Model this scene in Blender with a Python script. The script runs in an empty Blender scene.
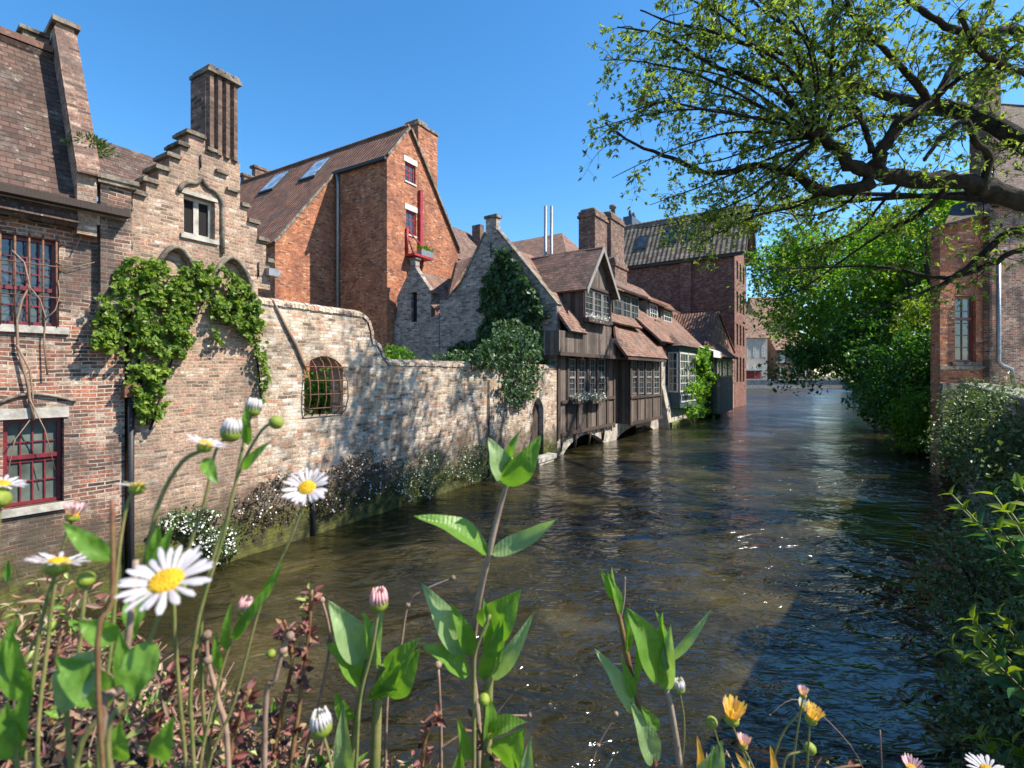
import bpy, bmesh, math, random
import numpy as np
from mathutils import Vector, Matrix
from mathutils import noise as MN
from mathutils.geometry import tessellate_polygon
random.seed(7); RN = np.random.RandomState(11)
C = bpy.context.scene.collection
SC = bpy.context.scene

# ------------------------------------------------------------------ camera, sky, sun, exposure
FPX = 500.0; HZ = 375.0; CAMZ = 4.0
cam_d = bpy.data.cameras.new('camera'); cam = bpy.data.objects.new('camera', cam_d); C.objects.link(cam)
cam.location = (0, 0, CAMZ); cam.rotation_euler = (math.radians(90), 0, 0)
cam_d.sensor_width = 36; cam_d.lens = 36 * FPX / 1024
cam_d.shift_y = -(384 - HZ) / 1024
cam_d.clip_start = 0.01; cam_d.clip_end = 5000
cam_d.dof.use_dof = True; cam_d.dof.focus_distance = 1.3
cam_d.dof.aperture_fstop = cam_d.lens / 1.45
SC.camera = cam
SUN_AZ = Vector((0.992, -0.128, 0)).normalized(); SUN_EL = math.radians(48)
w = bpy.data.worlds.new('World'); SC.world = w; w.use_nodes = True
nt = w.node_tree; sky = nt.nodes.new('ShaderNodeTexSky'); sky.sky_type = 'NISHITA'
sky.sun_disc = False; sky.sun_elevation = SUN_EL
sky.sun_rotation = math.atan2(SUN_AZ.x, SUN_AZ.y)
sky.air_density = 1.0; sky.dust_density = 0.3; sky.ozone_density = 4.0; sky.altitude = 0
bg = nt.nodes['Background']; bg.inputs['Strength'].default_value = 0.135
hs = nt.nodes.new('ShaderNodeHueSaturation'); hs.inputs['Saturation'].default_value = 1.25; hs.inputs['Hue'].default_value = 0.496
nt.links.new(sky.outputs[0], hs.inputs['Color']); nt.links.new(hs.outputs[0], bg.inputs['Color'])
sl = bpy.data.lights.new('sun', 'SUN'); sun = bpy.data.objects.new('sun', sl); C.objects.link(sun)
sl.energy = 5.0; sl.angle = math.radians(0.6); sl.color = (1.0, 0.93, 0.82)
sdir = (SUN_AZ * math.cos(SUN_EL) + Vector((0, 0, math.sin(SUN_EL))))
sun.rotation_euler = sdir.to_track_quat('Z', 'Y').to_euler(); sun.location = (30, 0, 40)
SC.view_settings.view_transform = 'Standard'; SC.view_settings.look = 'None'
SC.view_settings.gamma = 1; SC.view_settings.use_curve_mapping = False
SC.view_settings.exposure = 0.95
SC.render.engine = 'CYCLES'

# ------------------------------------------------------------------ material helpers
def N(nt, t, **kw):
    n = nt.nodes.new(t)
    for k, v in kw.items(): setattr(n, k, v)
    return n
def newmat(name):
    m = bpy.data.materials.new(name); m.use_nodes = True
    nt = m.node_tree; return m, nt, nt.nodes['Principled BSDF']
def ramp(nt, fac, stops, interp='LINEAR'):
    r = N(nt, 'ShaderNodeValToRGB'); r.color_ramp.interpolation = interp
    e = r.color_ramp.elements
    while len(e) < len(stops): e.new(0.5)
    for i, (p, c) in enumerate(stops):
        e[i].position = p; e[i].color = (c[0], c[1], c[2], 1) if not isinstance(c, (int, float)) else (c, c, c, 1)
    nt.links.new(fac, r.inputs[0]); return r.outputs[0]
def noise(nt, scale, detail=4, vec=None, rough=0.6, dist=0):
    n = N(nt, 'ShaderNodeTexNoise'); n.inputs['Scale'].default_value = scale; n.inputs['Detail'].default_value = detail
    n.inputs['Roughness'].default_value = rough; n.inputs['Distortion'].default_value = dist
    if vec is not None: nt.links.new(vec, n.inputs['Vector'])
    return n.outputs['Fac']
def geo(nt): return N(nt, 'ShaderNodeNewGeometry')
def mix(nt, fac, a, b, mode='MIX'):
    m = N(nt, 'ShaderNodeMix', data_type='RGBA', blend_type=mode)
    for inp, v in ((m.inputs[0], fac), (m.inputs[6], a), (m.inputs[7], b)):
        if isinstance(v, bpy.types.NodeSocket): nt.links.new(v, inp)
        elif isinstance(v, (int, float)): inp.default_value = v
        else: inp.default_value = (v[0], v[1], v[2], 1)
    return m.outputs[2]
def mth(nt, op, a, b=0.0):
    m = N(nt, 'ShaderNodeMath', operation=op)
    for i, v in enumerate((a, b)):
        if isinstance(v, bpy.types.NodeSocket): nt.links.new(v, m.inputs[i])
        else: m.inputs[i].default_value = v
    return m.outputs[0]
def bump(nt, h, dist, strength=1.0, prev=None):
    b = N(nt, 'ShaderNodeBump'); b.inputs['Distance'].default_value = dist; b.inputs['Strength'].default_value = strength
    nt.links.new(h, b.inputs['Height'])
    if prev is not None: nt.links.new(prev, b.inputs['Normal'])
    return b.outputs[0]
def uvvec(nt):
    return N(nt, 'ShaderNodeUVMap', uv_map='UVMap').outputs[0]
def scaled(nt, vec, s):
    m = N(nt, 'ShaderNodeMapping'); m.inputs['Scale'].default_value = s; nt.links.new(vec, m.inputs[0]); return m.outputs[0]

def brick_mat(name, stops, mortar, bw=0.22, rh=0.068, ms=0.010, dark=(0.10, 0.08, 0.07), darkamt=0.5, pale=None, moss=False, bumpd=0.012):
    m, nt, bs = newmat(name); uv = uvvec(nt)
    # slightly wavy courses
    wob = N(nt, 'ShaderNodeTexNoise'); wob.inputs['Scale'].default_value = 1.6; wob.inputs['Detail'].default_value = 3
    nt.links.new(uv, wob.inputs['Vector'])
    va = N(nt, 'ShaderNodeVectorMath', operation='MULTIPLY_ADD'); nt.links.new(wob.outputs['Color'], va.inputs[0])
    va.inputs[1].default_value = (0.14, 0.11, 0); nt.links.new(uv, va.inputs[2])
    b = N(nt, 'ShaderNodeTexBrick'); nt.links.new(va.outputs[0], b.inputs['Vector'])
    b.inputs['Scale'].default_value = 1; b.inputs['Brick Width'].default_value = bw; b.inputs['Row Height'].default_value = rh
    b.inputs['Mortar Size'].default_value = ms; b.inputs['Mortar Smooth'].default_value = 0.3; b.inputs['Bias'].default_value = 0
    b.inputs['Color1'].default_value = (0, 0, 0, 1); b.inputs['Color2'].default_value = (1, 1, 1, 1); b.inputs['Mortar'].default_value = (.5, .5, .5, 1)
    col = ramp(nt, b.outputs['Color'], stops)
    g = geo(nt); pos = g.outputs['Position']
    fine = noise(nt, 22, 4, pos)
    col = mix(nt, 0.75, col, ramp(nt, fine, [(0.3, 0.3), (0.7, 1.2)]), 'MULTIPLY')
    col = mix(nt, 0.6, col, ramp(nt, noise(nt, 5.5, 5, pos, .75), [(0.35, 0.4), (0.62, 1.25)]), 'MULTIPLY')
    col = mix(nt, b.outputs['Fac'], col, mortar)
    big = noise(nt, 0.9, 6, pos, 0.65)
    dk = ramp(nt, big, [(0.47, 0.0), (0.60, 1.0)])
    col = mix(nt, mth(nt, 'MULTIPLY', dk, darkamt), col, dark)
    if pale:
        big2 = noise(nt, 1.7, 5, scaled(nt, pos, (1, 1, 1.6)), 0.7)
        col = mix(nt, mth(nt, 'MULTIPLY', ramp(nt, big2, [(0.50, 0.0), (0.62, 1.0)]), 0.65), col, pale)
    streak = noise(nt, 2.2, 4, scaled(nt, pos, (3, 3, 0.25)), 0.6)
    col = mix(nt, mth(nt, 'MULTIPLY', ramp(nt, streak, [(0.52, 0.0), (0.75, 1.0)]), 0.45), col, dark)
    if moss:
        sx = N(nt, 'ShaderNodeSeparateXYZ'); nt.links.new(pos, sx.inputs[0])
        h = mth(nt, 'ADD', sx.outputs[2], mth(nt, 'MULTIPLY', noise(nt, 1.6, 5, pos, 0.7), -1.5))
        h2 = mth(nt, 'ADD', sx.outputs[2], mth(nt, 'MULTIPLY', noise(nt, .9, 6, pos, 0.75), -2.6))
        col = mix(nt, mth(nt, 'MULTIPLY', ramp(nt, h2, [(0.0, 1.0), (0.5, 0.0)]), 0.7), col, (0.075, 0.06, 0.04))
        f = ramp(nt, h, [(0.0, 1.0), (0.28, 0.0)])
        mc = ramp(nt, noise(nt, 5, 4, pos), [(0.4, (0.035, 0.035, 0.014)), (0.62, (0.10, 0.11, 0.02))])
        col = mix(nt, mth(nt, 'MULTIPLY', f, 0.9), col, mc)
    nt.links.new(col, bs.inputs['Base Color']); bs.inputs['Roughness'].default_value = 0.9
    bs.inputs['Specular IOR Level'].default_value = 0.25
    inv = mth(nt, 'SUBTRACT', 1.0, b.outputs['Fac'])
    h = mth(nt, 'ADD', mth(nt, 'ADD', inv, mth(nt, 'MULTIPLY', fine, 0.6)), mth(nt, 'MULTIPLY', b.outputs['Color'], 0.25))
    nt.links.new(bump(nt, h, bumpd), bs.inputs['Normal'])
    return m

def tile_mat(name, c1, c2, c3, tw=0.17, th=0.13, pan=False, lichen=None):
    m, nt, bs = newmat(name); uv = uvvec(nt)
    b = N(nt, 'ShaderNodeTexBrick'); nt.links.new(uv, b.inputs['Vector'])
    b.inputs['Scale'].default_value = 1; b.inputs['Brick Width'].default_value = tw; b.inputs['Row Height'].default_value = th
    b.inputs['Mortar Size'].default_value = 0.006; b.inputs['Color1'].default_value = (0, 0, 0, 1); b.inputs['Color2'].default_value = (1, 1, 1, 1)
    if pan: b.offset = 0
    sx = N(nt, 'ShaderNodeSeparateXYZ'); nt.links.new(uv, sx.inputs[0])
    fr = mth(nt, 'FRACT', mth(nt, 'DIVIDE', sx.outputs[1], th))
    col = ramp(nt, b.outputs['Color'], [(0.0, c1), (0.5, c2), (1.0, c3)])
    pos = geo(nt).outputs['Position']
    n1 = noise(nt, 1.3, 6, pos, 0.7)
    col = mix(nt, mth(nt, 'MULTIPLY', ramp(nt, n1, [(0.40, 0.0), (0.66, 1.0)]), 0.75), col, (0.055, 0.042, 0.034))
    col = mix(nt, mth(nt, 'MULTIPLY', ramp(nt, noise(nt, 2.6, 5, pos, 0.75), [(0.52, 0.0), (0.7, 1.0)]), 0.5), col, (0.30, 0.25, 0.20))
    n3 = noise(nt, 14, 4, pos, 0.7)
    col = mix(nt, 0.5, col, ramp(nt, n3, [(0.3, 0.35), (0.7, 1.0)]), 'MULTIPLY')
    if lichen:
        n2 = noise(nt, 7, 5, pos, 0.75)
        col = mix(nt, mth(nt, 'MULTIPLY', ramp(nt, n2, [(0.60, 0.0), (0.66, 1.0)]), 0.7), col, lichen)
    # the lap line below each course is a dark gap
    gap = ramp(nt, fr, [(0.0, 0.0), (0.12, 1.0)])
    col = mix(nt, 1.0, col, mix(nt, gap, (0.3, 0.3, 0.3), (1, 1, 1)), 'MULTIPLY')
    nt.links.new(col, bs.inputs['Base Color']); bs.inputs['Roughness'].default_value = 0.85
    bs.inputs['Specular IOR Level'].default_value = 0.25
    h = mth(nt, 'SUBTRACT', 1.0, fr)
    h = mth(nt, 'ADD', h, mth(nt, 'MULTIPLY', n3, 0.3))
    if pan:
        s = mth(nt, 'SINE', mth(nt, 'MULTIPLY', sx.outputs[0], 2 * math.pi / tw))
        h = mth(nt, 'ADD', mth(nt, 'MULTIPLY', s, 1.1), h)
        nt.links.new(bump(nt, h, 0.045), bs.inputs['Normal'])
    else:
        h = mth(nt, 'ADD', h, mth(nt, 'MULTIPLY', b.outputs['Color'], 0.5))
        h = mth(nt, 'SUBTRACT', h, b.outputs['Fac'])
        nt.links.new(bump(nt, h, 0.022), bs.inputs['Normal'])
    return m

def wood_mat(name, c1, c2, pw=0.2, rough=0.8):
    m, nt, bs = newmat(name); uv = uvvec(nt)
    b = N(nt, 'ShaderNodeTexBrick'); nt.links.new(uv, b.inputs['Vector'])
    b.inputs['Scale'].default_value = 1; b.inputs['Brick Width'].default_value = pw; b.inputs['Row Height'].default_value = 30
    b.offset = 0; b.inputs['Mortar Size'].default_value = 0.010; b.inputs['Color1'].default_value = (0, 0, 0, 1); b.inputs['Color2'].default_value = (1, 1, 1, 1)
    gr = noise(nt, 5, 5, scaled(nt, uv, (9, 0.5, 1)), 0.7)
    st = noise(nt, 1.4, 5, geo(nt).outputs['Position'], 0.7)
    f = mth(nt, 'ADD', mth(nt, 'MULTIPLY', gr, 0.6), mth(nt, 'MULTIPLY', b.outputs['Color'], 0.4))
    f = mth(nt, 'ADD', mth(nt, 'MULTIPLY', f, 0.75), mth(nt, 'MULTIPLY', st, 0.3))
    col = ramp(nt, f, [(0.3, c1), (0.75, c2)])
    col = mix(nt, b.outputs['Fac'], col, (0.012, 0.01, 0.008))
    nt.links.new(col, bs.inputs['Base Color']); bs.inputs['Roughness'].default_value = rough
    h = mth(nt, 'SUBTRACT', gr, mth(nt, 'MULTIPLY', b.outputs['Fac'], 2.0))
    nt.links.new(bump(nt, h, 0.01), bs.inputs['Normal'])
    return m

def plain_mat(name, c, rough=0.6, var=0.3, scale=6, c2=None, metal=0, bmp=0.004, spec=0.3):
    m, nt, bs = newmat(name); pos = geo(nt).outputs['Position']
    n = noise(nt, scale, 5, pos, 0.7)
    a = tuple(x * (1 - var) for x in c); b = c2 or tuple(min(1, x * (1 + var * 0.6)) for x in c)
    nt.links.new(ramp(nt, n, [(0.35, a), (0.65, b)]), bs.inputs['Base Color'])
    bs.inputs['Roughness'].default_value = rough; bs.inputs['Metallic'].default_value = metal
    bs.inputs['Specular IOR Level'].default_value = spec
    if bmp: nt.links.new(bump(nt, noise(nt, scale * 4, 5, pos, 0.7), bmp), bs.inputs['Normal'])
    return m

def leaf_mat(name, stops, trans=0.45, rough=0.45, var_noise=True, spec=0.35, near=False):
    m, nt, bs = newmat(name); g = geo(nt)
    f = g.outputs['Random Per Island']
    if var_noise:
        f = mth(nt, 'ADD', mth(nt, 'MULTIPLY', f, 0.65), mth(nt, 'MULTIPLY', noise(nt, 1.1, 3, g.outputs['Position']), 0.4))
    col = ramp(nt, f, stops)
    if near:   # mottling, faint spots and a vein relief on leaves seen close up
        ps = g.outputs['Position']; n1 = noise(nt, 90, 5, ps, .7); n2 = noise(nt, 420, 3, ps, .6)
        col = mix(nt, 0.6, col, ramp(nt, n1, [(.3, (.55, .62, .5)), (.7, (1.25, 1.2, 1.1))]), 'MULTIPLY')
        col = mix(nt, ramp(nt, n2, [(.66, 0.0), (.72, .55)]), col, (.16, .12, .05))
        w_ = N(nt, 'ShaderNodeTexWave'); w_.inputs['Scale'].default_value = 110; w_.inputs['Distortion'].default_value = 2.5; nt.links.new(ps, w_.inputs['Vector'])
        nt.links.new(bump(nt, mth(nt, 'ADD', mth(nt, 'MULTIPLY', w_.outputs['Fac'], .15), n1), .0009), bs.inputs['Normal'])
    nt.links.new(col, bs.inputs['Base Color']); bs.inputs['Roughness'].default_value = rough
    bs.inputs['Specular IOR Level'].default_value = spec
    tr = N(nt, 'ShaderNodeBsdfTranslucent')
    tc = mix(nt, 1.0, col, (1.5, 1.6, 0.5), 'MULTIPLY'); nt.links.new(tc, tr.inputs['Color'])
    mx = N(nt, 'ShaderNodeMixShader'); mx.inputs[0].default_value = trans
    nt.links.new(bs.outputs[0], mx.inputs[1]); nt.links.new(tr.outputs[0], mx.inputs[2])
    nt.links.new(mx.outputs[0], nt.nodes['Material Output'].inputs['Surface'])
    return m

def glass_mat(name, tint=(0.02, 0.025, 0.03)):
    m, nt, bs = newmat(name)
    n = noise(nt, 1.8, 3, geo(nt).outputs['Position'])
    nt.links.new(ramp(nt, n, [(0.35, tint), (0.7, tuple(x * 2.8 + 0.01 for x in tint))]), bs.inputs['Base Color'])
    bs.inputs['Roughness'].default_value = 0.08; bs.inputs['Specular IOR Level'].default_value = 0.9
    nt.links.new(bump(nt, noise(nt, 5, 2, geo(nt).outputs['Position']), 0.006), bs.inputs['Normal'])
    return m

M = {}
M['wall'] = brick_mat('pale_brick', [(0.0, (0.17, 0.12, 0.09)), (0.2, (0.44, 0.29, 0.20)), (0.4, (0.60, 0.46, 0.32)), (0.6, (0.62, 0.48, 0.34)), (0.72, (0.56, 0.23, 0.13)), (0.8, (0.62, 0.46, 0.32)), (1.0, (0.80, 0.74, 0.64))],
                      (0.46, 0.38, 0.29), rh=0.085, bw=0.26, dark=(0.11, 0.085, 0.065), darkamt=0.5, pale=(0.62, 0.54, 0.44), moss=True, bumpd=0.02)
M['gable'] = brick_mat('buff_brick', [(0.0, (0.2, 0.13, 0.09)), (0.3, (0.44, 0.29, 0.19)), (0.6, (0.52, 0.34, 0.23)), (0.8, (0.42, 0.20, 0.13)), (1.0, (0.64, 0.52, 0.40))],
                       (0.40, 0.32, 0.25), dark=(0.13, 0.10, 0.08), darkamt=0.4, moss=True, bumpd=0.016)
M['red'] = brick_mat('orange_brick', [(0.0, (0.16, 0.07, 0.05)), (0.15, (0.42, 0.15, 0.075)), (0.6, (0.68, 0.26, 0.12)), (0.85, (0.55, 0.18, 0.09)), (1.0, (0.74, 0.46, 0.28))],
                     (0.27, 0.17, 0.12), bw=0.26, rh=0.09, ms=0.011, dark=(0.14, 0.06, 0.045), darkamt=0.5)
M['lhouse'] = brick_mat('brown_red_brick', [(0.0, (0.07, 0.05, 0.045)), (0.22, (0.22, 0.11, 0.08)), (0.5, (0.46, 0.17, 0.10)), (0.75, (0.36, 0.22, 0.16)), (1.0, (0.58, 0.44, 0.33))],
                        (0.46, 0.38, 0.30), dark=(0.06, 0.05, 0.045), darkamt=0.75, moss=True, bumpd=0.016)
M['grey'] = brick_mat('grey_brick', [(0.0, (0.14, 0.11, 0.10)), (0.35, (0.36, 0.28, 0.24)), (0.7, (0.48, 0.38, 0.32)), (1.0, (0.6, 0.5, 0.42))],
                      (0.33, 0.28, 0.25), bw=0.3, rh=0.11, ms=0.015, dark=(0.10, 0.085, 0.08), darkamt=0.4)
M['darkred'] = brick_mat('dark_red_brick', [(0.0, (0.14, 0.07, 0.05)), (0.5, (0.27, 0.12, 0.085)), (1.0, (0.42, 0.23, 0.16))],
                         (0.22, 0.13, 0.11), bw=0.35, rh=0.13, dark=(0.12, 0.05, 0.045), darkamt=0.4)
M['pinkwall'] = brick_mat('pink_brick', [(0.0, (0.30, 0.14, 0.10)), (0.5, (0.42, 0.22, 0.16)), (1.0, (0.5, 0.3, 0.22))],
                          (0.4, 0.3, 0.25), bw=0.35, rh=0.13, dark=(0.2, 0.1, 0.08), darkamt=0.3)
M['chim'] = brick_mat('chimney_brick', [(0.0, (0.10, 0.06, 0.05)), (0.4, (0.26, 0.14, 0.10)), (0.8, (0.34, 0.20, 0.14)), (1.0, (0.40, 0.29, 0.22))],
                      (0.24, 0.18, 0.14), bw=0.26, rh=0.09, dark=(0.08, 0.06, 0.05), darkamt=0.6)
M['coping'] = plain_mat('weathered_coping', (0.11, 0.09, 0.07), 0.9, 0.6, 3.2, c2=(0.30, 0.25, 0.19), bmp=0.03)
M['stone'] = plain_mat('pale_stone', (0.40, 0.37, 0.32), 0.85, 0.35, 4, bmp=0.01)
M['slab'] = plain_mat('mossy_coping_slab', (0.20, 0.185, 0.155), 0.9, 0.5, 3, c2=(0.34, 0.31, 0.27), bmp=0.015)
M['plaster'] = plain_mat('stained_plaster', (0.42, 0.37, 0.31), 0.9, 0.5, 2.2, bmp=0.02)
M['tile'] = tile_mat('plain_tile', (0.07, 0.045, 0.036), (0.125, 0.072, 0.055), (0.18, 0.105, 0.078), th=0.115, lichen=(0.36, 0.31, 0.26))
M['tile_or'] = tile_mat('orange_pantile', (0.20, 0.09, 0.055), (0.33, 0.14, 0.08), (0.24, 0.12, 0.08), tw=0.30, th=0.36, pan=True)
M['tile_pk'] = tile_mat('pink_tile', (0.19, 0.10, 0.07), (0.36, 0.17, 0.115), (0.28, 0.20, 0.15), tw=0.26, th=0.2, lichen=(0.22, 0.17, 0.13))
M['tile_br'] = tile_mat('brown_tile', (0.13, 0.08, 0.06), (0.24, 0.135, 0.10), (0.30, 0.18, 0.14), tw=0.28, th=0.2, lichen=(0.30, 0.24, 0.19))
M['tile_far'] = tile_mat('grey_brown_pantile', (0.14, 0.10, 0.075), (0.24, 0.18, 0.13), (0.30, 0.22, 0.15), tw=0.62, th=0.7, pan=True)
M['plank'] = wood_mat('weathered_planks', (0.014, 0.009, 0.007), (0.21, 0.155, 0.125), 0.24)
M['beam'] = wood_mat('dark_timber', (0.016, 0.010, 0.008), (0.085, 0.055, 0.04), 3.0)
M['greywood'] = wood_mat('grey_timber', (0.10, 0.09, 0.08), (0.34, 0.31, 0.28), 3.0)
M['redpaint'] = plain_mat('dark_red_paint', (0.16, 0.02, 0.025), 0.4, 0.35, 5, spec=0.5, bmp=0.002)
M['brightred'] = plain_mat('red_paint', (0.34, 0.035, 0.04), 0.45, 0.3, 4, bmp=0.002)
M['whitepaint'] = plain_mat('old_white_paint', (0.55, 0.53, 0.48), 0.5, 0.3, 6, bmp=0.002)
M['bluepaint'] = plain_mat('blue_grey_paint', (0.05, 0.085, 0.10), 0.5, 0.3, 6, bmp=0.002)
M['rust'] = plain_mat('rusted_iron', (0.17, 0.085, 0.05), 0.8, 0.5, 20, bmp=0.002)
M['iron'] = plain_mat('black_iron', (0.03, 0.03, 0.032), 0.5, 0.3, 20, bmp=0.001)
M['lead'] = plain_mat('grey_metal', (0.28, 0.29, 0.30), 0.45, 0.3, 8, metal=0.6, bmp=0.002)
M['slate'] = plain_mat('blue_slate', (0.06, 0.085, 0.12), 0.6, 0.3, 3)
M['glass'] = glass_mat('old_glass'); M['glass_g'] = glass_mat('green_glass', (0.05, 0.06, 0.05)); M['glass_b'] = glass_mat('skylight_glass', (0.16, 0.2, 0.24))
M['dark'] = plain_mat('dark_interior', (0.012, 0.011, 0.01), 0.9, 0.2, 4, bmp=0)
M['bark'] = plain_mat('rough_bark', (0.035, 0.026, 0.02), 0.95, 0.6, 7, c2=(0.08, 0.062, 0.045), bmp=0.05)
M['barkmoss'] = plain_mat('mossy_bark', (0.018, 0.013, 0.010), 0.95, 0.5, 5, c2=(0.055, 0.045, 0.024), bmp=0.09)
M['twig'] = plain_mat('dry_twig', (0.26, 0.17, 0.12), 0.8, 0.4, 60, bmp=0.0005)
M['leaf_tree'] = leaf_mat('spring_leaf', [(0.1, (0.05, 0.08, 0.026)), (0.5, (0.13, 0.18, 0.05)), (0.95, (0.30, 0.36, 0.10))], 0.52)
M['leaf_bright'] = leaf_mat('bright_leaf', [(0.1, (0.04, 0.11, 0.012)), (0.5, (0.10, 0.22, 0.022)), (0.95, (0.22, 0.36, 0.035))], 0.5)
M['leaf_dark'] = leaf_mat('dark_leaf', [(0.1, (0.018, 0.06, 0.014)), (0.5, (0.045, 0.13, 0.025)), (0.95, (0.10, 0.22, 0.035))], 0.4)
M['leaf_yel'] = leaf_mat('yellow_green_leaf', [(0.1, (0.09, 0.16, 0.012)), (0.95, (0.26, 0.32, 0.03))], 0.45)
M['ivy'] = leaf_mat('ivy_leaf', [(0.1, (0.02, 0.045, 0.02)), (0.5, (0.05, 0.10, 0.04)), (0.95, (0.12, 0.20, 0.08))], 0.25, 0.4)
M['vine'] = leaf_mat('vine_leaf', [(0.1, (0.035, 0.10, 0.012)), (0.5, (0.13, 0.21, 0.03)), (0.93, (0.30, 0.38, 0.06)), (1.0, (0.4, 0.25, 0.05))], 0.4)
M['cover'] = leaf_mat('ground_cover_leaf', [(0.1, (0.035, 0.065, 0.02)), (0.6, (0.11, 0.16, 0.05)), (1.0, (0.26, 0.30, 0.13))], 0.2)
M['coverdry'] = leaf_mat('dry_cover_leaf', [(0.1, (0.03, 0.02, 0.015)), (0.6, (0.10, 0.07, 0.045)), (1.0, (0.20, 0.17, 0.10))], 0.15)
M['white_fl'] = plain_mat('white_blossom', (0.62, 0.60, 0.56), 0.6, 0.2, 30, bmp=0)
M['val'] = leaf_mat('valerian_leaf', [(0.1, (0.10, 0.24, 0.035)), (0.9, (0.19, 0.34, 0.05))], 0.45, 0.38, False, 0.45, True)
M['val_pale'] = leaf_mat('valerian_pale_leaf', [(0.1, (0.20, 0.32, 0.13)), (0.9, (0.28, 0.38, 0.18))], 0.35, 0.45, False, .35, True)
M['val_near'] = leaf_mat('valerian_bush_leaf', [(0.1, (0.025, 0.09, 0.03)), (0.6, (0.06, 0.16, 0.05)), (1.0, (0.20, 0.34, 0.05))], 0.35, 0.45)
M['stem'] = plain_mat('green_stem', (0.16, 0.21, 0.05), 0.5, 0.3, 60, c2=(0.24, 0.20, 0.08), bmp=0.0003)
M['stem_pk'] = plain_mat('pinkish_stem', (0.30, 0.18, 0.13), 0.5, 0.35, 40, c2=(0.34, 0.26, 0.19), bmp=0.0003)
M['stem_red'] = plain_mat('red_stem', (0.22, 0.07, 0.05), 0.5, 0.35, 60, c2=(0.22, 0.16, 0.06), bmp=0.0003)
M['petal'] = leaf_mat('white_petal', [(0.0, (0.50, 0.45, 0.50)), (1.0, (0.66, 0.62, 0.66))], 0.3, 0.6, False)
M['petal_pk'] = leaf_mat('pink_petal', [(0.0, (0.62, 0.30, 0.36)), (1.0, (0.78, 0.55, 0.58))], 0.3, 0.6, False)
M['petal_or'] = leaf_mat('orange_petal', [(0.0, (0.66, 0.24, 0.22)), (0.4, (0.76, 0.44, 0.12)), (1.0, (0.80, 0.60, 0.10))], 0.3, 0.6, False)
M['disc'] = plain_mat('yellow_disc', (0.75, 0.45, 0.02), 0.7, 0.3, 700, bmp=0.0006)
M['calyx'] = plain_mat('green_calyx', (0.22, 0.27, 0.035), 0.5, 0.3, 300, bmp=0.0004)
M['sedum'] = leaf_mat('red_stonecrop_leaf', [(0.1, (0.07, 0.022, 0.022)), (0.4, (0.20, 0.065, 0.055)), (0.7, (0.32, 0.16, 0.11)), (0.82, (0.18, 0.20, 0.05)), (1.0, (0.30, 0.33, 0.10))], 0.12, 0.45, False)
M['litter'] = leaf_mat('dry_litter', [(0.1, (0.10, 0.06, 0.045)), (0.6, (0.28, 0.18, 0.12)), (1.0, (0.42, 0.32, 0.22))], 0.15, 0.7, False)
M['soil'] = plain_mat('dark_soil', (0.05, 0.035, 0.025), 0.95, 0.5, 30, bmp=0.01)
M['ground'] = plain_mat('earth_and_grass', (0.09, 0.10, 0.05), 0.95, 0.4, 0.6, c2=(0.14, 0.13, 0.07), bmp=0.05)
M['paving'] = plain_mat('stone_paving', (0.28, 0.26, 0.23), 0.85, 0.3, 1.5, bmp=0.01)
M['canvas'] = plain_mat('white_canvas', (0.7, 0.68, 0.64), 0.8, 0.1, 3, bmp=0.002)
M['farwall'] = plain_mat('pale_render', (0.42, 0.36, 0.30), 0.85, 0.2, 0.5, bmp=0.02)
M['fartile'] = tile_mat('far_tile', (0.25, 0.13, 0.09), (0.36, 0.2, 0.14), (0.42, 0.26, 0.19), tw=0.6, th=0.6)

# ------------------------------------------------------------------ mesh builder
class MB:
    def __init__(s): s.v = []; s.f = []; s.smooth = []; s.tb = {}
    def add(s, vs, fs, smooth=False):
        o = len(s.v); s.v += [tuple(p) for p in vs]; s.f += [tuple(i + o for i in f) for f in fs]; s.smooth += [smooth] * len(fs)
    def build(s, name, mat, parent=None, fix=True):
        me = bpy.data.meshes.new(name)
        L = WL.get(parent.name, Vector((0, 0, 0))) if parent else None
        o = bpy.data.objects.new(name, me); C.objects.link(o)
        if parent is None:
            a = np.array(s.v); lo = a.min(0); hi = a.max(0); L = Vector(((lo[0] + hi[0]) / 2, (lo[1] + hi[1]) / 2, lo[2])); o.location = L
        else: o.parent = parent
        WL[o.name] = Vector(L)
        vs = [(p[0] - L[0], p[1] - L[1], p[2] - L[2]) for p in s.v]
        me.from_pydata(vs, [], s.f)
        if fix and len(s.f) < 20000:
            bm = bmesh.new(); bm.from_mesh(me); bmesh.ops.recalc_face_normals(bm, faces=bm.faces); bm.to_mesh(me); bm.free()
        me.polygons.foreach_set('use_smooth', s.smooth)
        me.materials.append(mat)
        if len(s.f) < 20000:
            uv = me.uv_layers.new(name='UVMap').data
            for p in me.polygons:
                n = p.normal
                if abs(n.z) > 0.995: t = Vector((1, 0, 0))
                else: t = Vector((-n.y, n.x, 0)).normalized()
                b = n.cross(t)
                if p.index in s.tb: t, b = s.tb[p.index]
                for li in p.loop_indices:
                    q = me.vertices[me.loops[li].vertex_index].co + L
                    uv[li].uv = (q.dot(t), q.dot(b))
        return o
WL = {}
def tag(o, label=None, cat=None, group=None, kind=None):
    if label: o['label'] = label
    if cat: o['category'] = cat
    if group: o['group'] = group
    if kind: o['kind'] = kind
    return o
def thing(name, loc, label, cat, group=None):
    o = bpy.data.objects.new(name, None); C.objects.link(o); o.location = loc; o.empty_display_size = 0.2
    WL[o.name] = Vector(loc); return tag(o, label, cat, group)

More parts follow.
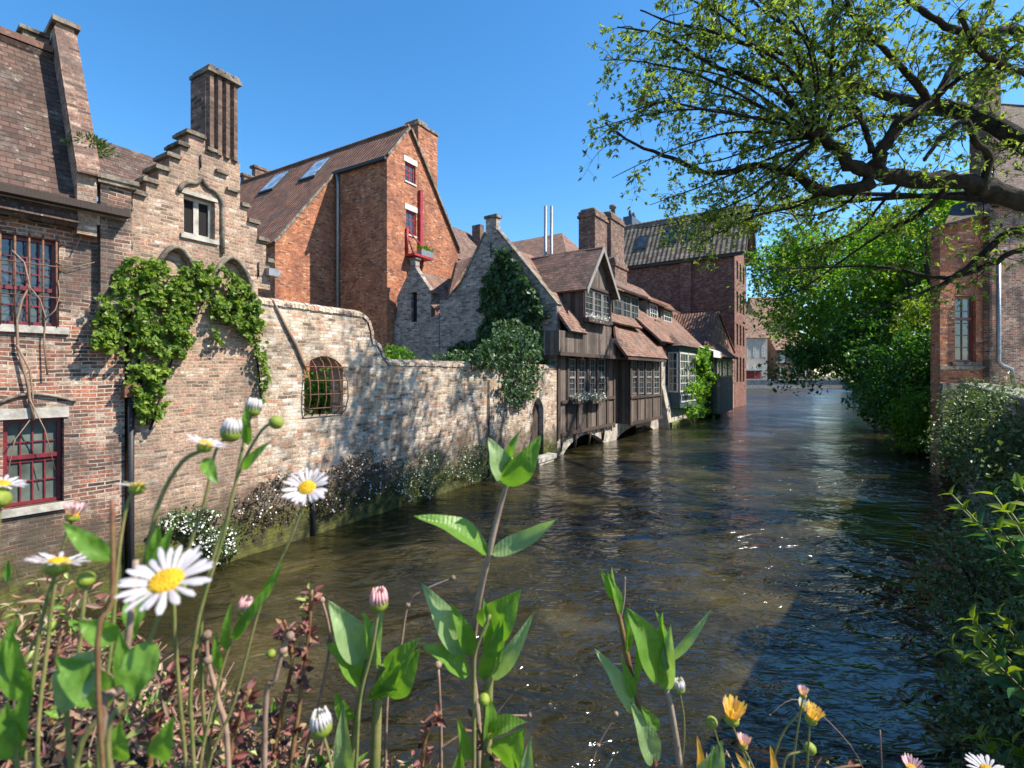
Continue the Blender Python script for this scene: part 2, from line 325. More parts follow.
class Frame:
    def __init__(s, o, e):
        s.o = Vector((o[0], o[1], 0)); s.e = Vector((e[0], e[1], 0)).normalized(); s.n = Vector((-s.e.y, s.e.x, 0))
    def P(s, u, v, z): return s.o + s.e * u + s.n * v + Vector((0, 0, z))
    def ray(s, px, py): return Vector(((px - 512) / FPX, 1, (HZ - py) / FPX))
    def uz(s, px, py, v=0):
        r = s.ray(px, py); t = (s.o.dot(s.n) + v) / r.dot(s.n); p = r * t
        return ((p - s.o).dot(s.e), p.z + CAMZ)
    def vz(s, px, py, u=0):
        r = s.ray(px, py); t = (s.o.dot(s.e) + u) / r.dot(s.e); p = r * t
        return ((p - s.o).dot(s.n), p.z + CAMZ)
    def u(s, px, v=0): return s.uz(px, HZ, v)[0]
    def v(s, px, u=0): return s.vz(px, HZ, u)[0]
    def z(s, px, py, v=0): return s.uz(px, py, v)[1]
def at(px, py, Y): return Vector(((px - 512) / FPX * Y, Y, CAMZ + (HZ - py) / FPX * Y))

def box(mb, F, u0, u1, v0, v1, z0, z1):
    vs = [F.P(u, v, z) for z in (z0, z1) for u, v in ((u0, v0), (u1, v0), (u1, v1), (u0, v1))]
    mb.add(vs, [(0, 3, 2, 1), (4, 5, 6, 7), (0, 1, 5, 4), (1, 2, 6, 5), (2, 3, 7, 6), (3, 0, 4, 7)])
def cbox(mb, F, u0, u1, v0, v1, z0, z1, c=0.02):   # box with chamfered top
    box(mb, F, u0, u1, v0, v1, z0, z1 - c)
    vs = [F.P(u, v, z1 - c) for u, v in ((u0, v0), (u1, v0), (u1, v1), (u0, v1))] + [F.P(u, v, z1) for u, v in ((u0 + c, v0 + c), (u1 - c, v0 + c), (u1 - c, v1 - c), (u0 + c, v1 - c))]
    mb.add(vs, [(0, 1, 5, 4), (1, 2, 6, 5), (2, 3, 7, 6), (3, 0, 4, 7), (4, 5, 6, 7)])
def prism(mb, fn, poly, d0, d1, holes=()):
    """polygon (a,b) with holes extruded between d0 and d1; fn(a,b,d) -> world"""
    loops = [list(poly)] + [list(h) for h in holes]
    flat = [p for l in loops for p in l]; n = len(flat)
    tris = tessellate_polygon([[Vector((p[0], p[1], 0)) for p in l] for l in loops])
    vs = [fn(p[0], p[1], d0) for p in flat] + [fn(p[0], p[1], d1) for p in flat]
    fs = [tuple(t) for t in tris] + [tuple(n + i for i in reversed(t)) for t in tris]
    o = 0
    for l in loops:
        m = len(l)
        for i in range(m):
            a, b = o + i, o + (i + 1) % m; fs.append((a, b, b + n, a + n))
        o += m
    mb.add(vs, fs)
def wall(mb, F, poly, v0, v1, holes=()): prism(mb, lambda a, b, d: F.P(a, d, b), poly, v0, v1, holes)      # in plane v=const
def wallx(mb, F, poly, u0, u1, holes=()): prism(mb, lambda a, b, d: F.P(d, a, b), poly, u0, u1, holes)     # in plane u=const (a=v)
def tube(mb, pts, rad, n=8, cap=True):
    pts = [Vector(p) for p in pts]; m = len(pts)
    if not isinstance(rad, (list, tuple)): rad = [rad] * m
    vs = []; fs = []; prev = None
    for i, p in enumerate(pts):
        t = (pts[min(i + 1, m - 1)] - pts[max(i - 1, 0)])
        if t.length < 1e-9: t = Vector((0, 0, 1))
        t.normalize()
        a = (prev - t * prev.dot(t)) if prev is not None else t.orthogonal()
        if a.length < 1e-6: a = t.orthogonal()
        a.normalize(); prev = a; b = t.cross(a)
        for k in range(n):
            th = 2 * math.pi * k / n; vs.append(p + (a * math.cos(th) + b * math.sin(th)) * rad[i])
    for i in range(m - 1):
        for k in range(n):
            k2 = (k + 1) % n; fs.append((i * n + k, i * n + k2, (i + 1) * n + k2, (i + 1) * n + k))
    if cap: fs.append(tuple(reversed(range(n)))); fs.append(tuple((m - 1) * n + k for k in range(n)))
    mb.add(vs, fs, True)
def sphere(mb, c, r, sq=(1, 1, 1), n=10, m=7, rough=0, axis=None):
    c = Vector(c); vs = []; fs = []
    R = Matrix.Identity(3) if axis is None else Vector(axis).to_track_quat('Z', 'Y').to_matrix()
    for i in range(m + 1):
        ph = math.pi * i / m
        for k in range(n):
            th = 2 * math.pi * k / n; q = 1 + (random.random() - .5) * rough
            vs.append(c + R @ Vector((math.sin(ph) * math.cos(th) * r * sq[0] * q, math.sin(ph) * math.sin(th) * r * sq[1] * q, math.cos(ph) * r * sq[2] * q)))
    for i in range(m):
        for k in range(n):
            k2 = (k + 1) % n; fs.append((i * n + k, (i + 1) * n + k, (i + 1) * n + k2, i * n + k2))
    mb.add(vs, fs, True)
def leaves(mb, cen, size, nrm=None, up=0.35, aspect=0.5, dirs=None, fold=0.15):
    """many small folded leaves (numpy)"""
    cen = np.asarray(cen, float); n = len(cen)
    if n == 0: return
    size = np.broadcast_to(np.asarray(size, float), (n,))[:, None] * (0.6 + 0.8 * RN.rand(n, 1))
    d = RN.normal(size=(n, 3)) if dirs is None else np.asarray(dirs, float) + RN.normal(size=(n, 3)) * 0.25
    d /= np.linalg.norm(d, axis=1)[:, None]
    w_ = RN.normal(size=(n, 3)) * 0.6 + (np.array([0, 0, up * 2]) if nrm is None else np.asarray(nrm, float) * 1.0 + np.array([0, 0, up]))
    s = np.cross(w_, d); s /= (np.linalg.norm(s, axis=1)[:, None] + 1e-9); nn = np.cross(d, s)
    a = cen - d * size * 0.5 if dirs is None else cen; b = a + d * size
    mid = a + d * size * 0.45
    v = np.stack([a, mid + s * size * aspect * .5 + nn * size * fold, b, mid - s * size * aspect * .5 + nn * size * fold], 1).reshape(-1, 3)
    o = len(mb.v); mb.v += v.tolist()
    base = np.arange(n) * 4 + o
    # two triangles folded on the midrib
    mb.f += np.stack([base, base + 1, base + 2], 1).tolist() + np.stack([base, base + 2, base + 3], 1).tolist()
    mb.smooth += [False] * (2 * n)

def roof_slab(mb, F, pts, th=0.12):
    """pts: 4+ world points of the top surface (planar); gives it thickness"""
    p = [Vector(q) for q in pts]; nrm = (p[1] - p[0]).cross(p[2] - p[0]).normalized()
    if nrm.z < 0: nrm = -nrm
    if len(p) == 4 and th > .1 and (p[1] - p[0]).length > 1.2 and (p[3] - p[0]).length > 1.2:   # old roofs sag and ripple a little
        nx = max(3, int((p[1] - p[0]).length / .45)); ny = max(3, int((p[3] - p[0]).length / .45)); vs = []
        amp = .028 if (p[1] - p[0]).length < 14 else .05
        for h in (0, -th):
            for j in range(ny + 1):
                for i in range(nx + 1):
                    a = p[0].lerp(p[1], i / nx); b = p[3].lerp(p[2], i / nx); q = a.lerp(b, j / ny)
                    vs.append(q + nrm * (h + amp * (MN.noise(q * .55) + .6 * MN.noise(q * 1.9)) - .05 * math.sin(math.pi * i / nx) * math.sin(math.pi * j / ny)))
        W = nx + 1; T = W * (ny + 1); fs = []
        for j in range(ny):
            for i in range(nx):
                k = j * W + i; fs += [(k, k + 1, k + W + 1, k + W), (T + k, T + k + W, T + k + W + 1, T + k + 1)]
        for i in range(nx): fs += [(i, T + i, T + i + 1, i + 1), (ny * W + i, ny * W + i + 1, T + ny * W + i + 1, T + ny * W + i)]
        for j in range(ny): fs += [(j * W, (j + 1) * W, T + (j + 1) * W, T + j * W), (j * W + nx, T + j * W + nx, T + (j + 1) * W + nx, (j + 1) * W + nx)]
        f0 = len(mb.f); mb.add(vs, fs); t_ = Vector((-nrm.y, nrm.x, 0)).normalized(); b_ = nrm.cross(t_)
        for k in range(2 * nx * ny): mb.tb[f0 + k] = (t_, b_)
        return
    m = len(p); vs = p + [q - nrm * th for q in p]
    fs = [tuple(range(m)), tuple(reversed(range(m, 2 * m)))] + [(i, (i + 1) % m, (i + 1) % m + m, i + m) for i in range(m)]
    mb.add(vs, fs)

def window(F, u0, u1, z0, z1, v, parent, fm, gm='glass', cols=3, rows=4, bar=0.025, fr=0.06, transom=None, depth=0.07, side=False, label=None):
    mb = MB(); P = F
    def bx(mb, a0, a1, v0, v1, z0, z1):
        if side: box(mb, F, v0, v1, a0, a1, z0, z1)
        else: box(mb, F, a0, a1, v0, v1, z0, z1)
    bx(mb, u0, u1, v, v + depth, z0, z0 + fr); bx(mb, u0, u1, v, v + depth, z1 - fr, z1)
    bx(mb, u0, u0 + fr, v + .001, v + depth - .001, z0 + fr, z1 - fr); bx(mb, u1 - fr, u1, v + .001, v + depth - .001, z0 + fr, z1 - fr)
    if transom is not None:
        zt = z0 + (z1 - z0) * transom; bx(mb, u0 + fr, u1 - fr, v - .012, v + depth - .01, zt - fr * .6, zt + fr * .6)
    for i in range(1, cols):
        u = u0 + fr + (u1 - u0 - 2 * fr) * i / cols; bx(mb, u - bar / 2, u + bar / 2, v + .02, v + .045, z0 + fr, z1 - fr)
    for i in range(1, rows):
        z = z0 + fr + (z1 - z0 - 2 * fr) * i / rows; bx(mb, u0 + fr, u1 - fr, v + .023, v + .042, z - bar / 2, z + bar / 2)
    w_ = mb.build('window', M[fm], parent)
    if label: w_['label'] = label
    g = MB(); bx(g, u0 + fr * .5, u1 - fr * .5, v + .05, v + .06, z0 + fr * .5, z1 - fr * .5); g.build('pane', M[gm], w_)
    return w_

# ------------------------------------------------------------------ frames of the left bank
F1 = Frame((-6.14, 10.53), (0.512, 0.859))
FL = Frame((-7.02, 9.06), (0.613, 0.790))
F2 = Frame((2.2, 24.5), (0.564, 0.826))
FW = Frame((0, 0), (1, 0))
FR = Frame((1.304, 0.0), (0.641, 0.767))     # right quay wall; v<0 is the land side

# ------------------------------------------------------------------ setting: water, ground
def water():
    m, nt, bs = newmat('canal_water')
    pos = geo(nt).outputs['Position']
    mp = N(nt, 'ShaderNodeMapping'); mp.inputs['Rotation'].default_value = (0, 0, math.radians(-25)); mp.inputs['Scale'].default_value = (0.75, 1.5, 1)
    nt.links.new(pos, mp.inputs[0]); v = mp.outputs[0]
    n1 = noise(nt, 1.1, 2, v, 0.5, 1.2); n2 = noise(nt, 3.4, 2, v, 0.5, 1.4); n3 = noise(nt, 0.25, 2, pos, 0.5)
    h = mth(nt, 'ADD', mth(nt, 'MULTIPLY', n1, 1.0), mth(nt, 'MULTIPLY', n2, 0.30))
    amp = ramp(nt, n3, [(0.38, 0.22), (0.62, 1.0)])
    h = mth(nt, 'MULTIPLY', h, amp)
    nt.links.new(bump(nt, h, 0.27), bs.inputs['Normal'])
    n4 = noise(nt, 0.35, 4, pos, 0.6)
    nt.links.new(ramp(nt, n4, [(0.35, (0.008, 0.009, 0.004)), (0.52, (0.021, 0.018, 0.007)), (0.68, (0.066, 0.053, 0.020))]), bs.inputs['Base Color'])
    bs.inputs['Roughness'].default_value = 0.085; bs.inputs['IOR'].default_value = 1.5; bs.inputs['Specular IOR Level'].default_value = 0.6
    mb = MB(); mb.add([(-600, -300, 0), (900, -300, 0), (900, 1500, 0), (-600, 1500, 0)], [(0, 1, 2, 3)])
    tag(mb.build('canal_water', m), kind='structure')
water()
def sheet(name, pts, z, mat, thick=0.3):
    mb = MB(); n = len(pts)
    tris = tessellate_polygon([[Vector((p[0], p[1], 0)) for p in pts]])
    mb.add([(p[0], p[1], z) for p in pts], [tuple(t) for t in tris]); o = mb.build(name, mat)
    for p in o.data.polygons:
        if p.normal.z < 0: p.flip()
    return tag(o, kind='structure')
kend = F1.u(557)
lb = [F1.P(-60, .35, 0), F1.P(-2, .35, 0), F1.P(kend, .35, 0), F2.P(52.3, .5, 0), Vector((69, 152, 0)), Vector((104, 153, 0)), Vector((900, 400, 0)), Vector((900, 1500, 0)), Vector((-600, 1500, 0)), Vector((-600, -60, 0))]
sheet('left_bank_ground', [(p.x, p.y) for p in lb], 2.0, M['ground'])
rb = [FR.P(-0.6, -.3, 0), FR.P(24.8, -.3, 0), Vector((23.6, 25.6, 0)), Vector((27, 31, 0)), Vector((43.6, 57, 0)), Vector((73.6, 105, 0)), Vector((104, 152.9, 0)), Vector((900, 399, 0)), Vector((900, -200, 0)), Vector((4, -200, 0))]
sheet('right_bank_ground', [(p.x, p.y) for p in rb], 3.35, M['paving'])

# ------------------------------------------------------------------ left house
def left_house():
    F = FL; c = F.P(0, 0, 0)
    t = thing('brick_house', (c.x, c.y, 0), 'dark red brick house with barred red windows at the left edge beside the canal', 'house')
    zE = F.z(95, 210); uL = -4.5
    w1 = (F.u(-4), F.u(59), F.z(59, 327), F.z(59, 241)); w2 = (F.u(3), F.u(64), F.z(64, 501), F.z(64, 417))
    mb = MB()
    wall(mb, F, [(uL, -.6), (0, -.6), (0, zE + .1), (uL, zE + .1)], 0, .4,
         [[(w1[0], w1[2]), (w1[1], w1[2]), (w1[1], w1[3]), (w1[0], w1[3])], [(w2[0], w2[2]), (w2[1], w2[2]), (w2[1], w2[3]), (w2[0], w2[3])]])
    # side wall and back, low relief arch of soldier bricks
    vr = F.v(60, -.6); zr = F.vz(60, 70, -.6)[1]
    wallx(mb, F, [(0.4, -.6), (2 * vr, -.6), (2 * vr, zE), (vr, zr - .15), (0.4, zE + .2)], -.69, -.45)
    box(mb, F, uL, -.36, 2 * vr - .3, 2 * vr, -.6, zE - .1)
    wallx(mb, F, [(0.4, -.6), (2 * vr - .3, -.6), (2 * vr - .3, zE), (vr, zr - .15), (0.4, zE)], uL, uL + .3)
    mb.build('wall', M['lhouse'], t)
    # pilaster on the corner
    mb = MB(); uP = F.u(98); zP = F.z(110, 188)
    box(mb, F, uP, 0.06, -.16, -.002, zE - 1.6, zP)
    mb.build('pilaster', M['lhouse'], t)
    mb = MB(); box(mb, F, uP - .05, .12, -.24, .3, zP, zP + .07); box(mb, F, uP - .08, .15, -.27, .32, zP + .07, zP + .15)
    mb.build('pilaster_cap', M['coping'], t); mb = MB(); box(mb, F, uP - .03, .09, -.2, -.002, zE - 1.75, zE - 1.6); mb.build('pilaster_base', M['coping'], t)
    # roof
    mb = MB()
    o = .32
    sl_ = (zr - zE) / vr
    roof_slab(mb, F, [F.P(uL, -o, zE - o * sl_ + .25), F.P(-.70, -o, zE - o * sl_ + .25), F.P(-.70, vr, zr + .25), F.P(uL, vr, zr + .25)], .14)
    roof_slab(mb, F, [F.P(uL, vr, zr + .249), F.P(-.70, vr, zr + .249), F.P(-.70, 2 * vr + .2, zE), F.P(uL, 2 * vr + .2, zE)], .14)
    mb.build('roof', M['tile'], t)
    mb = MB(); box(mb, F, uL, -.72, vr - .12, vr + .12, zr + .22, zr + .34); mb.build('ridge_tiles', M['tile_pk'], t)
    # raking parapet with kneeler and top block
    mb = MB()
    pts = [(-.2, zE - .5), (-.2, zE + .55), (vr - .25, zr + .55), (vr - .25, zr + .75), (vr + .45, zr + .75), (vr + .45, zr - .2), (vr, zr), (.4, zE - .5)]
    wallx(mb, F, pts, -.70, -.44); mb.build('gable_parapet', M['gable'], t)
    mb = MB()
    pts = [(-.32, zE + .50), (-.32, zE + .58), (vr - .27, zr + .66), (vr - .27, zr + .56)]
    wallx(mb, F, pts, -.73, -.41); mb.build('parapet_capping', M['chim'], t); mb = MB()
    box(mb, F, -.76, -.36, vr - .33, vr + .53, zr + .75, zr + .84)
    box(mb, F, -1.1, -.735, vr + .1, vr + .6, zr + .1, zr + .55); box(mb, F, -1.15, -.732, vr + .05, vr + .65, zr + .553, zr + .62)
    mb.build('parapet_coping', M['coping'], t)
    # eave: cornice, gutter board, brackets
    mb = MB(); box(mb, F, uL, -.02, -.14, .0, zE - .28, zE - .13); box(mb, F, uL, -.02, -.26, .0, zE - .13, zE + .0)
    mb.build('cornice', M['plaster'], t)
    mb = MB(); box(mb, F, uL, -.03, -.46, -.27, zE - .12, zE + .0); mb.build('gutter', M['beam'], t)
    # windows
    for (a, b, z0, z1), lab in ((w1, 'upper window with rusted iron bars'), (w2, 'lower window with greenish panes')):
        w_ = window(F, a + .01, b - .01, z0 + .01, z1 - .01, .13, t, 'redpaint', 'glass_g' if 'lower' in lab else 'glass', 4, 4 if 'lower' in lab else 5, .02, .055, .56 if 'lower' in lab else .42, label=lab)
        mb = MB(); box(mb, F, a - .06, b + .12, -.06, .1, z0 - .12, z0 - .003); mb.build('sill', M['stone'], w_)
        if 'lower' in lab:
            mb = MB(); box(mb, F, a - .1, b + .06, -.03, .1, z1 + .003, z1 + .17); mb.build('lintel', M['stone'], w_)
            mb = MB(); tube(mb, [F.P(a - .05 + (b - a + .2) * i / 10, -.035, z1 + .26 + .14 * math.sin(math.pi * (i / 10) ** .8) ) for i in range(11)], .025, 6); mb.build('arch_moulding', M['coping'], w_)
    a, b, z0, z1 = w1
    mb = MB()
    for i in range(5):
        u = a + .04 + (b - a - .08) * i / 4; tube(mb, [F.P(u, -.05, z0 - .02), F.P(u, -.055, (z0 + z1) / 2), F.P(u, -.05, z1 + .05)], .014, 6)
    for i in range(2):
        z = z0 + (z1 - z0) * (.33 + .36 * i); tube(mb, [F.P(a - .02, -.06, z), F.P(b + .06, -.06, z)], .011, 6)
    mb.build('window_bars', M['rust'], t)
    # iron downpipe with its grime
    mb = MB(); pxs = F.u(121)
    tube(mb, [F.P(.07, -.1, 3.6), F.P(.07, -.1, -.1)], .05, 8); mb.build('downpipe', M['iron'], t)
    mb = MB(); box(mb, F, -.05, .17, -.2, -.003, 3.6, 3.85); mb.build('rainwater_head', M['rust'], t)
    # bare climber stems
    mb = MB()
    def wig(pts, r): 
        tube(mb, [F.P(*F.uz(x, y, -.08)[:1], -.06 - .05 * random.random(), F.uz(x, y, -.08)[1]) for x, y in pts], [r * (1 - .6 * i / len(pts)) for i in range(len(pts))], 6)
    wig([(34, 420), (30, 400), (28, 385), (18, 350), (17, 320), (22, 300), (30, 285), (24, 262), (12, 250)], .022)
    wig([(17, 345), (30, 370), (33, 395), (33, 410)], .016); wig([(47, 375), (44, 340), (46, 318), (40, 300), (28, 285), (20, 290)], .013)
    wig([(45, 320), (55, 310), (60, 295), (58, 280)], .01); wig([(55, 262), (70, 268), (95, 262)], .008); wig([(0, 222), (30, 215), (55, 228), (62, 245)], .012)
    wig([(30, 400), (45, 430), (55, 470)], .01); wig([(2, 500), (15, 440), (30, 420)], .01); wig([(75, 250), (85, 225), (88, 215)], .01)
    tag(mb.build('bare_creeper', M['twig']), 'leafless woody creeper stems climbing across the red windows of the left house', 'creeper')
    # tuft of weeds on the raking parapet
    mb = MB(); v0, z0_ = F.vz(86, 146, -.5)
    cen = []; dr = []
    for i in range(420):
        d = RN.normal(size=3); d[2] = abs(d[2]) + .2; d /= np.linalg.norm(d); r = .34 * RN.rand() ** .5
        p = F.P(-.45, v0, z0_ - .12); cen.append((p.x + d[0] * r, p.y + d[1] * r, p.z + d[2] * r * .8)); dr.append(d)
    leaves(mb, cen, .11, dirs=dr, aspect=.3)
    tag(mb.build('weed_tuft', M['cover']), 'grey-green weed tuft rooted on the sloping gable parapet of the left house', 'plant')
left_house()

# ------------------------------------------------------------------ stepped gable house
def arc(u0, u1, z0, rise, n=10):
    return [(u0 + (u1 - u0) * i / n, z0 + rise * math.sin(math.pi * i / n) ** .75) for i in range(n + 1)]
def stepped_house():
    F = F1; c = F.P(F.u(180), 0, 0)
    t = thing('stepped_gable_house', (c.x, c.y, 0), 'buff brick house with crow-stepped gable and tall ribbed chimney behind the green vine', 'house')
    left = [(123, 209), (132.6, 194), (146, 182), (158.6, 169.5), (169.5, 157), (180.5, 146), (188.7, 134)]
    pts = []; zs = []
    uA = F.u(122.5) + .14
    pts.append((uA, -.6)); zp = F.z(123, 209); pts.append((uA, zp))
    for i in range(1, len(left)):
        u = F.u(left[i][0]); z = F.z(*left[i]); pts += [(u, zp), (u, z)]; zp = z
    uT = F.u(205); pts.append((uT, zp)); z2 = F.z(206, 150); pts.append((uT, z2))
    uC = F.u(240); pts += [(uC, z2), (uC, F.z(240, 206)), (F.u(247), F.z(240, 206)), (F.u(247), F.z(247, 222)), (F.u(257), F.z(247, 222)), (F.u(257), F.z(257, 240)), (F.u(266), F.z(257, 240)), (F.u(266), F.z(266, 262))]
    uB = F.u(270); pts += [(uB, F.z(266, 262)), (uB, F.z(270, 290)), (F.u(258), F.z(270, 290)), (F.u(258), -.6)]
    a, b = F.u(183.5), F.u(215); z0, z1 = F.z(200, 237), F.z(200, 198)
    blind = []
    for x0, x1, yt in ((157, 195, 250), (214, 249, 261)):
        ua, ub = F.u(x0), F.u(x1); zt = F.z((x0 + x1) / 2, yt); blind.append((ua, ub, zt))
    holes = [[(a, z0), (b, z0), (b, z1), (a, z1)]]
    for ua, ub, zt in blind: holes.append([(ua, zt - 1.3), (ub, zt - 1.3)] + list(reversed(arc(ua, ub, zt - .55, .55))))
    mb = MB(); wall(mb, F, pts, 0, .42, holes)
    for ua, ub, zt in blind: box(mb, F, ua - .02, ub + .02, .13, .3, zt - 1.32, zt + .02)
    # side/back walls
    zr = F.z(196, 134) - .3
    box(mb, F, uA + .01, uA + .3, .43, 9, -.6, zp - 3.0); box(mb, F, F.u(258) - .35, F.u(258) - .01, .43, 9, -.6, F.z(257, 240) - .2)
    mb.build('wall', M['gable'], t)
    # step copings (dark little roofs), one part each
    def scop(u0_, u1_, z_, v0_=-.07):
        mb = MB(); box(mb, F, u0_, u1_, v0_, .5, z_ + .003, z_ + .06); box(mb, F, u0_ + .03, u1_ - .002, v0_ + .04, .46, z_ + .06, z_ + .10); mb.build('step_coping', M['coping'], t)
    for i in range(1, len(left)):
        u = F.u(left[i][0]); un = F.u(left[i + 1][0]) if i + 1 < len(left) else uT; scop(u - .07, un - .003, F.z(*left[i]))
    scop(uA - .02, F.u(132.6) - .003, F.z(123, 209))
    for x0, x1, y in ((240.5, 247, 206), (247.2, 257, 222), (257.2, 266, 240), (266.2, 271, 262)): scop(F.u(x0) + .003, F.u(x1) + .05, F.z(x0, y))
    for x0, x1, y in ((206, 216, 150), (215, 227, 172), (226, 238, 190)):   # steps drawn as hoods on the chimney breast
        mb = MB(); zz = F.z(x0, y); box(mb, F, F.u(x0), F.u(x1), -.08, -.002, zz, zz + .06); mb.build('hood_moulding', M['coping'], t)
    # arch mouldings
    mb = MB()
    for ua, ub, zt in blind: tube(mb, [F.P(u, -.03, z) for u, z in [(ua - .04, zt - .9)] + [(q[0], q[1] + .04) for q in arc(ua - .04, ub + .04, zt - .55, .57, 14)] + [(ub + .04, zt - .9)]], .05, 6)
    mb.build('arch_moulding', M['coping'], t)
    mb = MB(); zc = F.z(201, 178); uc = (a + b) / 2 + .02; uE = b + .14; uS = a - .1
    og = []
    for k in range(21):
        f = k / 20; q = 1 - abs(2 * f - 1); sh = .25 * math.sin(math.pi / 2 * min(1, q / .55)) ** .7 + (zc - z1 - .25) * max(0, (q - .6) / .4) ** 2.2; og.append((uS + (uE - uS) * f, z1 + sh))
    og += [(uE, z1 - .2), (uE, z0 - .25)]
    tube(mb, [F.P(u, -.03, z) for u, z in og], .045, 6); mb.build('ogee_moulding', M['coping'], t)
    # window
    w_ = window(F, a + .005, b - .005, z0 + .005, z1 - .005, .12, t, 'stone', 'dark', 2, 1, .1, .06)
    mb = MB(); box(mb, F, a - .06, b + .06, -.05, .1, z0 - .09, z0 - .003); mb.build('sill', M['stone'], w_)
    mb = MB(); box(mb, F, a - .05, b + .05, -.02, .09, z1 + .003, z1 + .08); mb.build('lintel', M['stone'], w_)
    # wall anchors
    for x, y0, y1 in ((131, 243, 250), (200, 155, 168), (258, 262, 277)):
        mb = MB(); u = F.u(x); tube(mb, [F.P(u, -.03, F.z(x, y0)), F.P(u, -.03, F.z(x, y1))], .016, 5); mb.build('wall_anchor', M['iron'], t)
    # roof behind: ridge runs inland
    mb = MB(); ur = (F.u(188) + uT) / 2; ze = F.z(123, 209) - .1; ul = uA - .2; urr = 2 * ur - ul
    zr = F.z(196, 134) - .55
    roof_slab(mb, F, [F.P(ul, .43, ze), F.P(ur, .43, zr), F.P(ur, 12, zr), F.P(ul, 12, ze)], .12)
    roof_slab(mb, F, [F.P(urr, .43, ze), F.P(ur, .43, zr - .003), F.P(ur, 12, zr - .003), F.P(urr, 12, ze)], .12)
    mb.build('roof', M['tile'], t)
    # second roof of the wing seen between parapet and gable
    mb = MB(); zz = F.z(100, 139, 4.2); ua_, ub_ = F.u(70, 4.2), F.u(180, 4.2)
    roof_slab(mb, F, [F.P(ua_, .7, zz - 4.0), F.P(ub_, .7, zz - 4.0), F.P(ub_, 4.2, zz), F.P(ua_, 4.2, zz)], .12)
    mb.build('wing_roof', M['tile'], t)
    # tall ribbed chimney
    ch = MB(); u0, u1 = F.u(206), F.u(238); z0c = F.z(206, 151); zt = F.z(206, 73)
    box(ch, F, u0, u1, .02, .6, z0c, zt)
    nb = 4; wv = (u1 - u0) / nb
    for i in range(nb):
        uc = u0 + wv * (i + .5); r = wv * .47
        prism(ch, lambda p, q, d: F.P(p, q, d), [(uc - r, .02), (uc - r * .5, -.065), (uc + r * .5, -.065), (uc + r, .02)], z0c, zt + .03)
    chm = ch.build('chimney', M['chim'], t)
    mb = MB(); box(mb, F, u0 - .02, u1 + .02, -.13, .62, zt + .03, zt + .10)
    for i in range(nb):
        uc = u0 + wv * (i + .5); cbox(mb, F, uc - wv * .42, uc + wv * .42, -.10, .55, zt + .10, zt + .22, .05)
    mb.build('chimney_cap', M['coping'], chm)
    mb = MB(); u = F.u(268); z = F.z(273, 272); box(mb, F, u - .08, u + .2, -.16, .0, z - .12, z + .05)
    mb.build('rainwater_head', M['lead'], t)
stepped_house()

